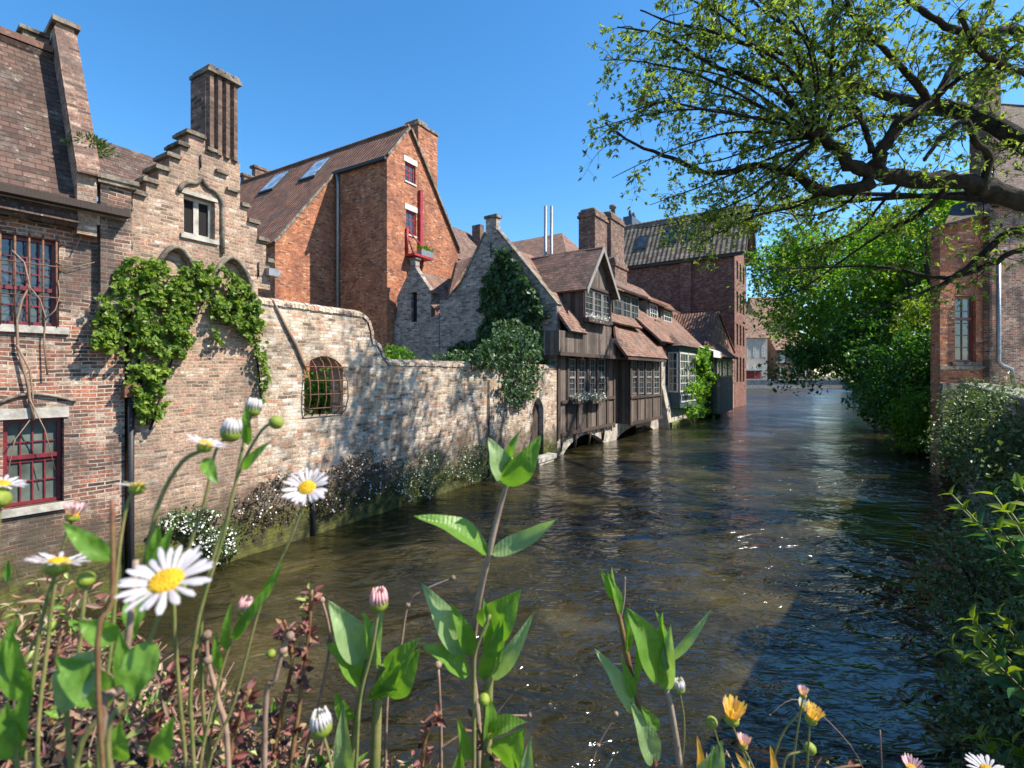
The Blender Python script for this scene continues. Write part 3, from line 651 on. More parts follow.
# ------------------------------------------------------------------ canal wall
def canal_wall():
    F = F1; c = F.P(F.u(400), 0, 0)
    t = thing('canal_wall', (c.x, c.y, 0), 'long pale weathered brick wall along the left bank with barred opening, stepping down to the ivy', 'wall')
    u0 = F.u(258) + .003; uE = F.u(556.5)
    zh = F.z(300, 309); zl = F.z(470, 367)
    top = [(F.u(362), zh), (F.u(367), zh - .12), (F.u(370), zh - .35), (F.u(372), zh - .75), (F.u(377), zl + .55), (F.u(383), zl + .2), (F.u(388), zl + .02), (F.u(398), zl)]
    # opening
    a, b = F.u(304), F.u(343); zb, zt = F.z(322, 416), F.z(322, 356)
    d0, d1 = F.u(532.5), F.u(543.5); zdb, zdt = F.z(538, 456), F.z(538, 398)
    op = [(a, zb), (b, zb)] + list(reversed(arc(a, b, zt - .28, .28)))
    dr = [(d0, zdb), (d1, zdb)] + list(reversed(arc(d0, d1, zdt - .5, .5)))
    mb = MB(); wall(mb, F, [(u0, -.8), (uE, -.8), (uE, zl)] + list(reversed(top)) + [(u0, zh)], 0, .5, [op, dr]); 
    # rough subdivide not needed; battered plinth in the water
    wb = mb.build('wall', M['wall'], t)
    # rounded coping of bricks on edge: individual blobs in one part
    mb = MB()
    path = [(u0 + .02, zh), top[0]] + top[1:] + [(uE, zl)]
    seg = []
    for (p, q) in zip(path[:-1], path[1:]):
        L = math.hypot(q[0] - p[0], q[1] - p[1]); n = max(1, int(L / .11))
        for i in range(n): seg.append((p[0] + (q[0] - p[0]) * i / n, p[1] + (q[1] - p[1]) * i / n, q[0] - p[0], q[1] - p[1], L))
    hw = .31; 
    for k in range(len(seg) - 1):
        p, q = seg[k], seg[k + 1]; tx, tz = p[2] / p[4], p[3] / p[4]; nx, nz = -tz, tx
        if nz < 0: nx, nz = -nx, -nz
        h = random.uniform(-.012, .012); g = .04
        vs = []; prof = [(-hw + .02, .0), (-hw * .9, .10), (-hw * .5, .17), (0, .20), (hw * .5, .17), (hw * .9, .10), (hw - .02, .0)]
        for (uu, zz) in ((p[0] + tx * .006, p[1] + tz * .006), (q[0] - tx * .006, q[1] - tz * .006)):
            for (vv, hh) in prof: vs.append(F.P(uu + nx * (hh + h), .25 + vv, zz + nz * (hh + h)))
        n = len(prof); fs = [(i, i + 1, n + i + 1, n + i) for i in range(n - 1)] + [tuple(range(n)), tuple(reversed(range(n, 2 * n)))]
        mb.add(vs, fs)
    mb.build('coping', M['wall'], t)
    # bulging iron grille
    mb = MB()
    for i in range(6):
        u = a + .02 + (b - a - .04) * i / 5; topz = zt - .28 + .26 * math.sin(math.pi * (i / 5)) ** .7
        tube(mb, [F.P(u, .05, zb + .02), F.P(u, -.12, zb + .12), F.P(u, -.22, zb + .45), F.P(u, -.2, (zb + zt) / 2 + .1), F.P(u, -.1, topz - .15), F.P(u, .05, topz)], .016, 6)
    for i in range(4):
        z = zb + .22 + (zt - zb - .5) * i / 3; tube(mb, [F.P(a - .03, .03, z), F.P(a + .03, -.2, z), F.P(b - .03, -.2, z), F.P(b + .03, .03, z)], .014, 6)
    mb.build('window_grille', M['rust'], t)
    # door leaf and sill of the water door
    mb = MB(); wall(mb, F, [(d0 + .01, zdb + .01), (d1 - .01, zdb + .01), (d1 - .01, zdt - .45), ((d0 + d1) / 2, zdt - .05), (d0 + .01, zdt - .45)], .25, .31); mb.build('door', M['beam'], t)
    mb = MB(); box(mb, F, d0 - .25, d1 + .5, -.45, -.003, .12, .32); box(mb, F, d0 - .1, d1 + .3, -.4, -.003, -.5, .118); mb.build('doorstep', M['stone'], t)
    # arched eyebrow and creeper stem above the opening
    mb = MB(); tube(mb, [F.P(F.u(x), -.04, F.z(x, y)) for x, y in ((272, 300), (284, 325), (295, 345), (302, 362), (306, 372))], [.02, .035, .05, .04, .02], 7)
    mb.build('creeper_stem', M['twig'], t)
    # thin water pipes / cables down the wall
    mb = MB(); tube(mb, [F.P(F.u(488), -.05, F.z(488, 380)), F.P(F.u(488), -.05, .1)], .03, 6); mb.build('cable', M['iron'], t)
    mb = MB(); tube(mb, [F.P(F.u(312), -.05, 1.1), F.P(F.u(312), -.05, .0)], .05, 7); mb.build('overflow_pipe', M['iron'], t)
canal_wall()

# ------------------------------------------------------------------ red tower house
def tower_house():
    F = F1; vT = 11.5; vG = 16.1; vB = 30
    ur, zr = F.uz(409, 129, vT); uB, zB = F.uz(387, 149, vT); uL, zL = F.uz(275, 238, vG); uRr, zR = F.uz(458, 250, vT)
    c = F.P(ur, vT, 0)
    t = thing('tower_house', (c.x, c.y, 2), 'tall orange brick house with skylights in its tiled roof and small red windows', 'house')
    s = (zr - zR) / (uRr - ur)
    zL = zr - (ur - uL) * s; zBl = zr - (ur - uB) * s
    mb = MB()
    w1 = (F.u(405, vT), F.u(415.5, vT), F.z(411, 183, vT), F.z(411, 164, vT)); w2 = (F.u(406, vT), F.u(416, vT), F.z(411, 235, vT), F.z(411, 211, vT))
    rect = lambda w_: [(w_[0], w_[2]), (w_[1], w_[2]), (w_[1], w_[3]), (w_[0], w_[3])]
    wall(mb, F, [(uB, 1.5), (uRr, 1.5), (uRr, zR), (ur, zr), (uB, zBl)], vT, vT + .4, [rect(w1), rect(w2)])
    box(mb, F, uB, uB + .4, vT + .401, vG - .001, 1.5, zBl - .05)
    box(mb, F, uRr - .4, uRr, vT + .401, vB, 1.5, zR - .1)
    wall(mb, F, [(uL, 1.5), (ur, 1.5), (ur, zr - .05), (uL, zL)], vG, vG + .4)
    box(mb, F, uL, uL + .4, vG + .401, vB, 1.5, zL - .15)
    wall(mb, F, [(uL, 1.5), (uRr, 1.5), (uRr, zR), (ur, zr), (uL, zL)], vB, vB + .4)
    mb.build('wall', M['red'], t)
    mb = MB(); o = .25
    roof_slab(mb, F, [F.P(uL - o, vG - .12, zL - o * s + .18), F.P(ur, vG - .12, zr + .18), F.P(ur, vB + .5, zr + .18), F.P(uL - o, vB + .5, zL - o * s + .18)], .16)
    roof_slab(mb, F, [F.P(uB - .12, vT - .1, zBl - .12 * s + .182), F.P(ur, vT - .1, zr + .182), F.P(ur, vG - .12, zr + .182), F.P(uB - .12, vG - .12, zBl - .12 * s + .182)], .16)
    roof_slab(mb, F, [F.P(uRr + o, vT - .1, zR - o * s + .18), F.P(ur, vT - .1, zr + .176), F.P(ur, vB + .5, zr + .176), F.P(uRr + o, vB + .5, zR - o * s + .18)], .16)
    rf = mb.build('roof', M['tile_or'], t)
    mb = MB(); tube(mb, [F.P(ur, v, zr + .2) for v in np.linspace(vT, vB, 30)], .13, 6); mb.build('ridge_tiles', M['tile_or'], rf)
    # verge board / mortar along the slopes
    mb = MB()
    def strip(pA, pB, v, w_=.14, th=.1):
        (a0, z0), (a1, z1) = pA, pB; d = math.hypot(a1 - a0, z1 - z0); nx, nz = -(z1 - z0) / d, (a1 - a0) / d
        if nz < 0: nx, nz = -nx, -nz
        wall(mb, F, [(a0, z0), (a1, z1), (a1 + nx * w_, z1 + nz * w_), (a0 + nx * w_, z0 + nz * w_)], v - th, v)
    strip((uL - .1, zL - .1 * s), (uB - .3, zBl - .3 * s), vG - .125); mb.build('verge', M['coping'], t); mb = MB(); strip((uB, zBl), (ur, zr), vT - .105); strip((ur, zr), (uRr, zR), vT - .105)
    mb.build('verge', M['coping'], t)
    mb = MB(); box(mb, F, uB - .32, uB - .14, vT - .1, vG, zBl - .28, zBl - .1); mb.build('gutter', M['iron'], t)
    mb = MB(); tube(mb, [F.P(uB - .2, vG - .35, zBl - .2), F.P(uB - .14, vG - .35, zBl - 1), F.P(uB - .14, vG - .35, 2)], .11, 8); mb.build('downpipe', M['lead'], t)
    # chimney on the right slope
    u0, u1 = F.u(418, vT), F.u(437, vT); zt = F.z(424, 128, vT); ub = (u0 + u1) / 2
    mb = MB(); box(mb, F, u0, u1, vT - .02, vT + 1.3, zR + 2.5, zt); ch = mb.build('chimney', M['red'], t)
    mb = MB(); cbox(mb, F, u0 - .05, u1 + .08, vT - .1, vT + 1.4, zt, zt + .2, .06)
    cbox(mb, F, u0 + .05, (u0 + u1) / 2, vT + .05, vT + 1.2, zt + .2, zt + .5, .1); mb.build('chimney_cap', M['coping'], ch)
    for w_ in (w1, w2):
        x = window(F, w_[0] + .01, w_[1] - .01, w_[2] + .01, w_[3] - .01, vT + .1, t, 'brightred', 'glass', 2, 3, .05, .1)
        mb = MB(); box(mb, F, w_[0] - .12, w_[1] + .15, vT - .03, vT + .09, w_[3] + .003, w_[3] + .36); mb.build('lintel', M['whitepaint'], x)
        mb = MB(); box(mb, F, w_[0] - .06, w_[1] + .06, vT - .06, vT + .09, w_[2] - .1, w_[2] - .003); mb.build('sill', M['whitepaint'], x)
    # red shutter board and hoist bracket with planter
    mb = MB(); a, b = F.u(418, vT), F.u(420.5, vT); z0, z1 = F.z(419, 247, vT), F.z(419, 191, vT)
    box(mb, F, a, b, vT - .22, vT - .003, z0, z1); mb.build('red_shutter', M['brightred'], t)
    br = MB(); zb = F.z(418, 258, vT); a, b = F.u(405, vT), F.u(432, vT)
    b = F.u(424, vT); box(br, F, a, b, vT - .8, vT - .003, zb - .14, zb); tube(br, [F.P(a + .1, vT - .1, zb), F.P(a + .1, vT - .1, zb + 1.7)], .09, 6)
    tube(br, [F.P(a + .1, vT - .1, zb + 1.6), F.P(b - .2, vT - .7, zb + .1)], .05, 6); tube(br, [F.P(a + .3, vT - .05, zb - 1.4), F.P(a + .5, vT - .7, zb - .12)], .07, 6)
    br.build('balcony_bracket', M['brightred'], t)
    mb = MB(); uu = F.u(418, vT); box(mb, F, uu - .5, uu + .7, vT - .75, vT - .35, zb + .003, zb + .4)
    pl = thing('planter', F.P(uu, vT - .55, zb), 'grey trough planter standing on the red balcony bracket', 'planter')
    mb.build('trough', M['lead'], pl)
    mb = MB(); cen = [F.P(uu + random.uniform(-.5, .7), vT - .55 + random.uniform(-.2, .2), zb + .4 + random.uniform(0, .25)) for _ in range(160)]
    leaves(mb, cen, .22); mb.build('foliage', M['leaf_bright'], pl)
    # skylights
    for x0, y0 in ((272, 181), (313, 168)):
        # solve on the roof plane z = zr - (ur-u)*s
        def hit(px, py):
            r = F.ray(px, py); og = Vector((0, 0, CAMZ))
            nn = Vector((0, 0, 1)) - F.e * s
            p0 = F.P(ur, 0, zr + .2); tt = (p0 - og).dot(nn) / r.dot(nn); p = og + r * tt
            return (p - F.o).dot(F.e), (p - F.o).dot(F.n)
        u_, v_ = hit(x0 + 2, y0 + 2); hw = .75; hv = .85
        g = lambda uu, vv, h: F.P(uu, vv, zr - (ur - uu) * s + .2 + h)
        mb = MB(); roof_slab(mb, F, [g(u_ - hw, v_ - hv, .12), g(u_ + hw, v_ - hv, .12), g(u_ + hw, v_ + hv, .12), g(u_ - hw, v_ + hv, .12)], .14)
        sk = mb.build('skylight', M['iron'], t)
        mb = MB(); roof_slab(mb, F, [g(u_ - hw + .1, v_ - hv + .1, .14), g(u_ + hw - .1, v_ - hv + .1, .14), g(u_ + hw - .1, v_ + hv - .1, .14), g(u_ - hw + .1, v_ + hv - .1, .14)], .015)
        mb.build('pane', M['glass_b'], sk)
    for x, y in ((262, 170), (251, 178)):   # steps of the far gable at the back
        vv = vB - .2; uu, zz = F.uz(x, y, vv); mb = MB(); box(mb, F, uu - .6, uu + .6, vv, vv + .5, zz - 3, zz); box(mb, F, uu - .75, uu + .75, vv - .1, vv + .6, zz, zz + .2); mb.build('gable_step', M['chim'], t)
tower_house()

# ------------------------------------------------------------------ grey gabled house (gable faces the camera) with a small side gable
def grey_house():
    F = F2; c = F.P(0, 4, 0)
    t = thing('gabled_house', (c.x, c.y, 2), 'grey brick house with pointed ivy-covered gable and small chimney stub at its peak', 'house')
    va, za = F.vz(491, 232, 0); vR, zRt = 0.0, F.vz(553, 306, 0)[1]; vLf, zLf = F.vz(447, 300, 0)
    mb = MB()
    wallx(mb, F, [(0, -.6), (0, zRt - .6), (0, zRt), (F.v(522, 0), F.vz(522, 262, 0)[1]), (va - .35, za), (va - .35, za + .75), (va + .35, za + .75), (va + .35, za), (F.v(462, 0), F.vz(462, 283, 0)[1]), (vLf, zLf), (vLf + .55, zLf + .03), (vLf + .6, 1.0)], 0, .35)
    box(mb, F, .351, 13, vLf + .2, vLf + .5, 1, zLf - .3)
    mb.build('wall', M['grey'], t)
    mb = MB(); box(mb, F, -.08, .43, va - .42, va + .42, za + .75, za + .9)
    def cop(p, q):
        (v0, z0), (v1, z1) = p, q; d = math.hypot(v1 - v0, z1 - z0); nx, nz = -(z1 - z0) / d, (v1 - v0) / d
        if nz < 0: nx, nz = -nx, -nz
        wallx(mb, F, [(v0, z0), (v1, z1), (v1 + nx * .1, z1 + nz * .1), (v0 + nx * .1, z0 + nz * .1)], -.05, .4)
    cop((0, zRt + .02), (F.v(522, 0), F.vz(522, 262, 0)[1] + .02)); cop((F.v(522, 0), F.vz(522, 262, 0)[1] + .02), (va - .36, za + .02))
    cop((va + .36, za + .02), (F.v(462, 0), F.vz(462, 283, 0)[1] + .02)); cop((F.v(462, 0), F.vz(462, 283, 0)[1] + .02), (vLf, zLf + .02))
    mb.build('gable_coping', M['coping'], t)
    # roof running along the canal
    zr = za - .45; u1 = 13
    mb = MB(); roof_slab(mb, F, [F.P(.36, va, zr), F.P(u1, va, zr), F.P(u1, .3, zRt - .1), F.P(.36, .3, zRt - .1)], .14)
    roof_slab(mb, F, [F.P(.36, va, zr - .003), F.P(u1, va, zr - .003), F.P(u1, vLf + .5, zLf - .1), F.P(.36, vLf + .5, zLf - .1)], .14)
    mb.build('roof', M['tile_pk'], t)
    mb = MB(); tube(mb, [F.P(-.03, va, za - .6), F.P(-.03, va, za - 1.4)], .03, 5); mb.build('wall_anchor', M['iron'], t)
    # little dark window slit
    # ---- small side gable further left
    t2 = thing('side_wing', F.P(0, 10, 2), 'low grey brick wing with a tiny gable and slit window left of the ivy gable', 'house')
    vm, zm = F.vz(413, 268, 0); vl, vr = F.v(397, 0), F.v(431, 0); zk = F.vz(425, 292, 0)[1]
    sl0, sl1 = F.v(417, 0), F.v(411, 0); zs0, zs1 = F.vz(414, 322, 0)[1], F.vz(414, 292, 0)[1]
    mb = MB(); vf = F.v(384, 0)
    wallx(mb, F, [(vLf + .62, 1), (vLf + .62, F.vz(440, 313, 0)[1]), (vr, F.vz(431, 318, 0)[1]), (vr, zk), (vm - .2, zm), (vm - .2, zm + .5), (vm + .2, zm + .5), (vm + .2, zm), (vl, zk - .1), (vl, F.vz(397, 312, 0)[1]), (vf, F.vz(384, 345, 0)[1]), (vf, 1)], 0, .35,
          [[(sl0, zs0), (sl1, zs0), (sl1, zs1), (sl0, zs1)]])
    mb.build('wall', M['grey'], t2)
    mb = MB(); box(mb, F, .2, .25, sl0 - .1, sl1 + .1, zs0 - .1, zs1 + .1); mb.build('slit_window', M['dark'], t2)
    mb = MB(); box(mb, F, -.06, .4, vm - .28, vm + .28, zm + .5, zm + .6); mb.build('gable_cap', M['coping'], t2); mb = MB(); box(mb, F, -.05, .42, vr - .22, vr + .16, zk - .12, zk + .05); mb.build('gable_coping', M['coping'], t2)
    mb = MB(); ur_ = 5.5
    roof_slab(mb, F, [F.P(.36, vm, zm - .1), F.P(ur_, vm, zm - .1), F.P(ur_, vr - .3, zk - .4), F.P(.36, vr - .3, zk - .4)], .12)
    roof_slab(mb, F, [F.P(.36, vm, zm - .103), F.P(ur_, vm, zm - .103), F.P(ur_, vl + .1, zk - .4), F.P(.36, vl + .1, zk - .4)], .12)
    roof_slab(mb, F, [F.P(-.12, vLf + .65, F.vz(440, 313, 0)[1] + .1), F.P(.9, vLf + .65, F.vz(440, 313, 0)[1] + 1.2), F.P(.9, vr, F.vz(431, 305, 0)[1] + 1.2), F.P(-.12, vr, F.vz(431, 305, 0)[1] + .1)], .1)
    roof_slab(mb, F, [F.P(-.2, vl + .1, F.vz(397, 318, 0)[1]), F.P(1.4, vl + .1, F.vz(397, 290, 0)[1] + .5), F.P(1.4, vf, F.vz(386, 318, 0)[1] + .5), F.P(-.2, vf, F.vz(384, 342, 0)[1])], .1)
    mb.build('roof', M['tile_pk'], t2)
    # lean-to roof between gable and tower
    mb = MB(); v0, z0 = F.vz(430, 270, 3); v1, z1 = F.vz(474, 251, 3); v2, z2 = F.vz(440, 312, 1.2)
    roof_slab(mb, F, [F.P(.4, vLf + .5, zLf), F.P(.4, F.v(455, .4), F.vz(455, 262, .4)[1]), F.P(9, F.v(480, 9), F.vz(480, 252, 9)[1]), F.P(9, F.v(480, 9) + 2, F.vz(480, 252, 9)[1] - 1.0)], .12)
    mb.build('valley_roof', M['tile_br'], t2)
grey_house()

# ------------------------------------------------------------------ timber house over the water
def leaded(F, xs, y0, y1, v, parent, fm, cols=2, rows=3, gm='glass', transom=None):
    for x0, x1 in xs:
        u0, u1 = F.u(x0, v), F.u(x1, v); z0, z1 = F.z((x0 + x1) / 2, y1, v), F.z((x0 + x1) / 2, y0, v)
        w_ = window(F, u0, u1, z0, z1, v, parent, fm, gm, cols, rows, .03, .08, transom)
def timber_house():
    F = F2; c = F.P(6, 0, 0)
    t = thing('timber_house', (c.x, c.y, 0), 'dark weathered timber house with jettied plank gable standing over the water', 'house')
    # base: plastered arches
    uE = F.u(634, 0); zb0 = F.z(560, 430); 
    uM = F.u(612); z_sill = F.z(590, 402); z_pl = F.z(575, 433)
    uend = F.u(660)
    mb = MB()
    def arch(u0, u1, ztop, rise): return list(reversed(arc(u0, u1, .05, rise, 12)))
    a0, a1 = .9, F.u(606); b0, b1 = F.u(618), F.u(655)
    poly = [(0.36, z_pl), (0.36, -.6), (a0, -.6)] + [(p[0], p[1] - .1) for p in arc(a0, a1, .1, .75, 12)] + [(a1, -.6), (b0, -.6)] + [(p[0], p[1] - .1) for p in arc(b0, b1, .1, .6, 12)] + [(b1, -.6), (uend, -.6), (uend, z_pl)]
    wall(mb, F, poly, .12, .5); mb.build('arched_base', M['plaster'], t)
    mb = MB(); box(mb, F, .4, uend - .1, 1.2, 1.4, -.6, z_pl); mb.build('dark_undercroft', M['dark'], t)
    # lower storey: plank panels beneath windows
    z_w0 = F.z(585, 397); z_w1 = F.z(585, 357); zf = F.z(590, 356)
    mb = MB(); u_a = .2; uR = F.u(614)
    box(mb, F, .36, uR, .0, .1, z_pl + .003, z_w0 - .1); box(mb, F, .36, F.u(568.5), 0, .1, z_w0 - .1, zf); box(mb, F, F.u(606), uR, 0, .1, z_w0 - .1, zf)
    box(mb, F, F.u(585.5), F.u(589.5), 0, .1, z_w0 - .1, zf)
    box(mb, F, uR + .002, F.u(632), .9, 1.0, z_pl, zf)               # recessed porch bay
    box(mb, F, uR - .1, uR, .1, .9, z_pl, zf)
    # projecting right bay
    vb = -.55; ub0, ub1 = F.u(630, vb), F.u(661, vb); zc0 = F.z(645, 421, vb); zc1 = F.z(645, 395, vb); zc2 = F.z(645, 359, vb)
    box(mb, F, ub0, ub1, vb, vb + .1, zc0, zc1); box(mb, F, ub0, ub0 + .1, vb + .101, .9, zc0, zc2); box(mb, F, ub1 - .1, ub1, vb + .101, .9, zc0, zc2)
    box(mb, F, ub0, ub1, vb + .9, vb + 1.0, zc1, zc2)
    mb.build('plank_wall', M['plank'], t)
    mb = MB()   # framing beams
    for px in (557, 566.5, 576.2, 586.5, 596, 606, 613):
        u = F.u(px); box(mb, F, u - .11 + .12, u + .11 + .12, -.06, -.003, z_pl - .15, zf)
    box(mb, F, .36, uR, -.09, -.003 - .06, z_pl - .02, z_pl + .16); box(mb, F, .36, uR, -.11, -.062, z_w0 - .24, z_w0 - .08)
    for px in (630.5, 637.5, 645, 652.5, 660.5):
        u = F.u(px, vb); box(mb, F, u - .1, u + .1, vb - .05, vb - .003, zc0 - .1, zc2)
    box(mb, F, ub0 - .1, ub1 + .1, vb - .09, vb - .052, zc0 - .06, zc0 + .15); box(mb, F, ub0, ub1, vb - .09, vb - .052, zc1 - .16, zc1 - .02)
    for px in (562, 576, 590, 604):     # brackets to the water
        u = F.u(px); tube(mb, [F.P(u, -.03, z_pl - .1), F.P(u, .1, z_pl - .8)], .08, 5)
    mb.build('timber_frame', M['beam'], t)
    leaded(F, ((569, 575.5), (578, 585.3), (590, 595.3), (598.3, 605.3)), 358.5, 396.5, .02, t, 'greywood', 2, 6, transom=.5)
    leaded(F, ((632.5, 637), (639, 644), (646.4, 651.6), (654, 659.4)), 360, 394, vb + .02, t, 'greywood', 2, 6, transom=.5)
    leaded(F, ((616, 620.5), (622, 628)), 360, 412, .8, t, 'greywood', 2, 6, transom=.6)
    # upper jetty storey
    zu0 = zf + .003; zu1 = F.z(590, 322); vj = -.5
    ud0, ud1 = F.u(583, vj), F.u(616, vj); uj0 = F.u(556, vj); ujE = F.u(623, vj)
    zj = F.z(566, 331, vj)
    zuF = F.z(590, 357, vj)
    mb = MB(); box(mb, F, uj0 + .3, ujE, vj, vj + .12, zuF, zj); 
    box(mb, F, uj0 + .3, uj0 + .42, vj + .121, .35, zuF, zj)
    uw0, uw1 = F.u(583.5, vj), F.u(611.5, vj); zeL = F.z(583, 284, vj); zw0, zw1 = F.z(588, 317, vj), zeL - .12
    uap = F.u(597.5, vj); zap = F.z(597.5, 249, vj)
    zD0 = zj + .002
    # dormer front: planks around windows, then the gable triangle
    win_h = [(uw0 + .18, zw0), (uw1 - .12, zw0), (uw1 - .12, zw1), (uw0 + .18, zw1)]
    wall(mb, F, [(uw0, zD0), (uw1, zD0), (uw1, zeL), (uap, zap), (uw0, zeL)], vj, vj + .12, [win_h])
    box(mb, F, uw0, uw0 + .12, vj + .121, 3.2, zD0 - 1.3, zeL)        # cheek facing the camera
    box(mb, F, uw1 - .12, uw1, vj + .121, 3.2, zD0 - 1, zeL)
    mb.build('upper_plank_wall', M['plank'], t)
    mb = MB(); dv = (uw1 - uw0)
    for f in (0, 1): 
        u = uw0 + .18 if f == 0 else uw1 - .12; box(mb, F, u - .12, u, vj - .05, vj - .003, zw0 - .1, zw1 + .1)
    box(mb, F, uw0, uw1, vj - .08, vj - .053, zw1 + .02, zw1 + .16); box(mb, F, uw0, uw1, vj - .1, vj - .053, zw0 - .18, zw0 - .02)
    box(mb, F, uj0 + .3, ujE, vj - .06, vj - .003, zuF - .02, zuF + .16)
    mb.build('dormer_frame', M['beam'], t)
    for i in range(3):
        ww = (win_h[1][0] - win_h[0][0]) / 3; a = win_h[0][0] + ww * i
        window(F, a + .03, a + ww - .03, zw0 + .02, zw1 - .02, vj + .02, t, 'greywood', 'glass', 2, 4, .03, .09)
    # dormer roof (ridge inland) with grey barge boards
    mb = MB(); o = .32; sd = (zap - zeL) / (uap - uw0); vR = 4.6
    for sg, ue in ((-1, uw0 - o), (1, uw1 + o)):
        ze = zap - abs(ue - uap) * (sd if sg < 0 else (zap - zeL) / (uw1 - uap))
        roof_slab(mb, F, [F.P(ue, vj - .35, ze + .1), F.P(uap, vj - .35, zap + .1 - .002 * sg), F.P(uap, vR, zap + .1 - .002 * sg), F.P(ue, vR, ze + .1)], .12)
    mb.build('dormer_roof', M['tile_br'], t)
    mb = MB()
    for ue in (uw0 - o, uw1 + o):
        ze = zap - abs(ue - uap) * ((zap - zeL) / abs((uw0 if ue < uap else uw1) - uap))
        wall(mb, F, [(ue, ze - .18), (ue, ze + .12), (uap, zap + .13), (uap, zap - .2)], vj - .40, vj - .355)
    mb.build('barge_board', M['greywood'], t)
    # skirt roof left of the dormer
    mb = MB(); zrt = F.vz(553, 306, 0)[1]
    roof_slab(mb, F, [F.P(.05, vj - .25, zj + .0), F.P(uw0 - .003, vj - .25, zj + .0), F.P(uw0 - .003, .9, zj + 2.2), F.P(.05, .9, zj + 2.2)], .12)
    # big coral roof over the right bay
    x0u = F.u(611, .2); lo = F.P
    uK0, uK1 = F.u(612, -.1), F.u(668, -1.1)
    zk0 = F.z(640, 357, -1.1) + .05
    vt = 1.6; zt = F.z(625, 316, vt)
    roof_slab(mb, F, [F.P(F.u(627, -1.1), -1.1, zk0), F.P(uK1, -1.1, zk0), F.P(F.u(648, vt), vt, zt), F.P(F.u(613, vt) , vt, zt)], .14)
    roof_slab(mb, F, [F.P(ud1 - .35, -.7, F.z(612, 341, -.7)), F.P(F.u(627, -1.1), -1.1, zk0 + .012), F.P(F.u(613, vt), vt, zt + .012)], .14)
    mb.build('skirt_roof', M['tile_pk'], t)
    mb = MB(); box(mb, F, F.u(628, -1.0), uK1 - .1, -1.02, vb + .3, zk0 - .24, zk0 - .1); mb.build('eave_board', M['beam'], t)
    # second dormer
    v2 = 1.0; a, b = F.u(613, v2), F.u(640, v2); z0, z1 = F.z(626, 321, v2), F.z(626, 294, v2)
    mb = MB(); box(mb, F, a, b, v2 + .1, 3.5, z0 - 1, z1 + .15); mb.build('dormer_wall', M['plank'], t)
    for i in range(3):
        ww = (b - a - .3) / 3; window(F, a + .1 + ww * i, a + .1 + ww * (i + .93), z0 + .1, z1, v2, t, 'greywood', 'glass', 2, 3, .04, .1)
    mb = MB(); roof_slab(mb, F, [F.P(a - .3, v2 - .5, z1 + .12), F.P(b + .4, v2 - .5, z1 + .12), F.P(b + .4, 4.4, z1 + 2.6), F.P(a - .3, 4.4, z1 + 2.6)], .13); mb.build('rear_dormer_roof', M['tile_br'], t)
    # roof bulk behind
    mb = MB(); u0 = 11; u1 = F.u(668, 1)
    roof_slab(mb, F, [F.P(u0, 1.8, z0 - .2), F.P(u1, 1.8, z0 - .2), F.P(u1, 5.5, z1 + 3.0), F.P(u0, 5.5, z1 + 3.0)], .13)
    roof_slab(mb, F, [F.P(u0, 5.5, z1 + 2.99), F.P(u1, 5.5, z1 + 2.99), F.P(u1, 10, 7.0), F.P(u0, 10, 7.0)], .13)
    mb.build('main_roof', M['tile_pk'], t)
    mb = MB(); box(mb, F, .5, u1, 1.5, 8.5, 1.5, z0 - 1.2); mb.build('core_wall', M['darkred'], t)
    # flower boxes
    for (x0, x1), s_ in (((573, 584), 'left'), ((590, 603), 'mid')):
        u0, u1 = F.u(x0, -.3), F.u(x1, -.3); z = F.z((x0 + x1) / 2, 398, -.3)
        fb = thing('flower_box', F.P((u0 + u1) / 2, -.3, z - .25), 'window box of pale flowers under the %s windows of the timber house' % ('left pair of lower' if s_ == 'left' else 'right pair of lower'), 'flower box', 'flower boxes on the timber house')
        mb = MB(); box(mb, F, u0, u1, -.45, -.115, z - .28, z - .05); mb.build('trough', M['beam'], fb)
        mb = MB(); cen = [F.P(random.uniform(u0 - .1, u1 + .1), random.uniform(-.5, -.15), z + random.gauss(0, .13)) for _ in range(260)]
        leaves(mb, cen, .12); mb.build('foliage', M['cover'], fb)
        mb = MB(); cen = [F.P(random.uniform(u0 - .1, u1 + .1), random.uniform(-.55, -.2), z + .05 + random.gauss(0, .12)) for _ in range(260)]
        leaves(mb, cen, .09, aspect=.9); mb.build('blossom', M['white_fl'], fb)
    u0, u1 = F.u(586, vj - .2), F.u(607, vj - .2); z = F.z(597, 319, vj - .2)
    fb = thing('flower_box', F.P((u0 + u1) / 2, vj - .2, z - .2), 'long window box of white flowers under the upper gable window', 'flower box', 'flower boxes on the timber house')
    mb = MB(); box(mb, F, u0, u1, vj - .38, vj - .105, z - .25, z - .04); mb.build('trough', M['beam'], fb)
    mb = MB(); cen = [F.P(random.uniform(u0, u1), vj - .25 + random.uniform(-.15, .1), z + random.gauss(0, .1)) for _ in range(420)]; leaves(mb, cen, .09, aspect=.9); mb.build('blossom', M['white_fl'], fb)
    # chimneys behind the ridge
    def chim(px0, px1, pt, v, dpt, label, zb=6, cap=True, pot=False):
        u0, u1 = F.u(px0, v), F.u(px1, v); zt_ = F.z((px0 + px1) / 2, pt, v); cpt = F.P((u0 + u1) / 2, v, 0)
        q = thing('chimney_stack', (cpt.x, cpt.y, zb), label, 'chimney', 'chimney stacks over the timber house')
        mb = MB(); box(mb, F, u0, u1, v, v + dpt, zb, zt_ - .5); box(mb, F, u0 - .1, u1 + .1, v - .1, v + dpt + .1, zt_ - .5, zt_ - .3); box(mb, F, u0 - .02, u1 + .02, v - .02, v + dpt + .02, zt_ - .3, zt_)
        mb.build('stack', M['chim'], q)
        mb = MB()
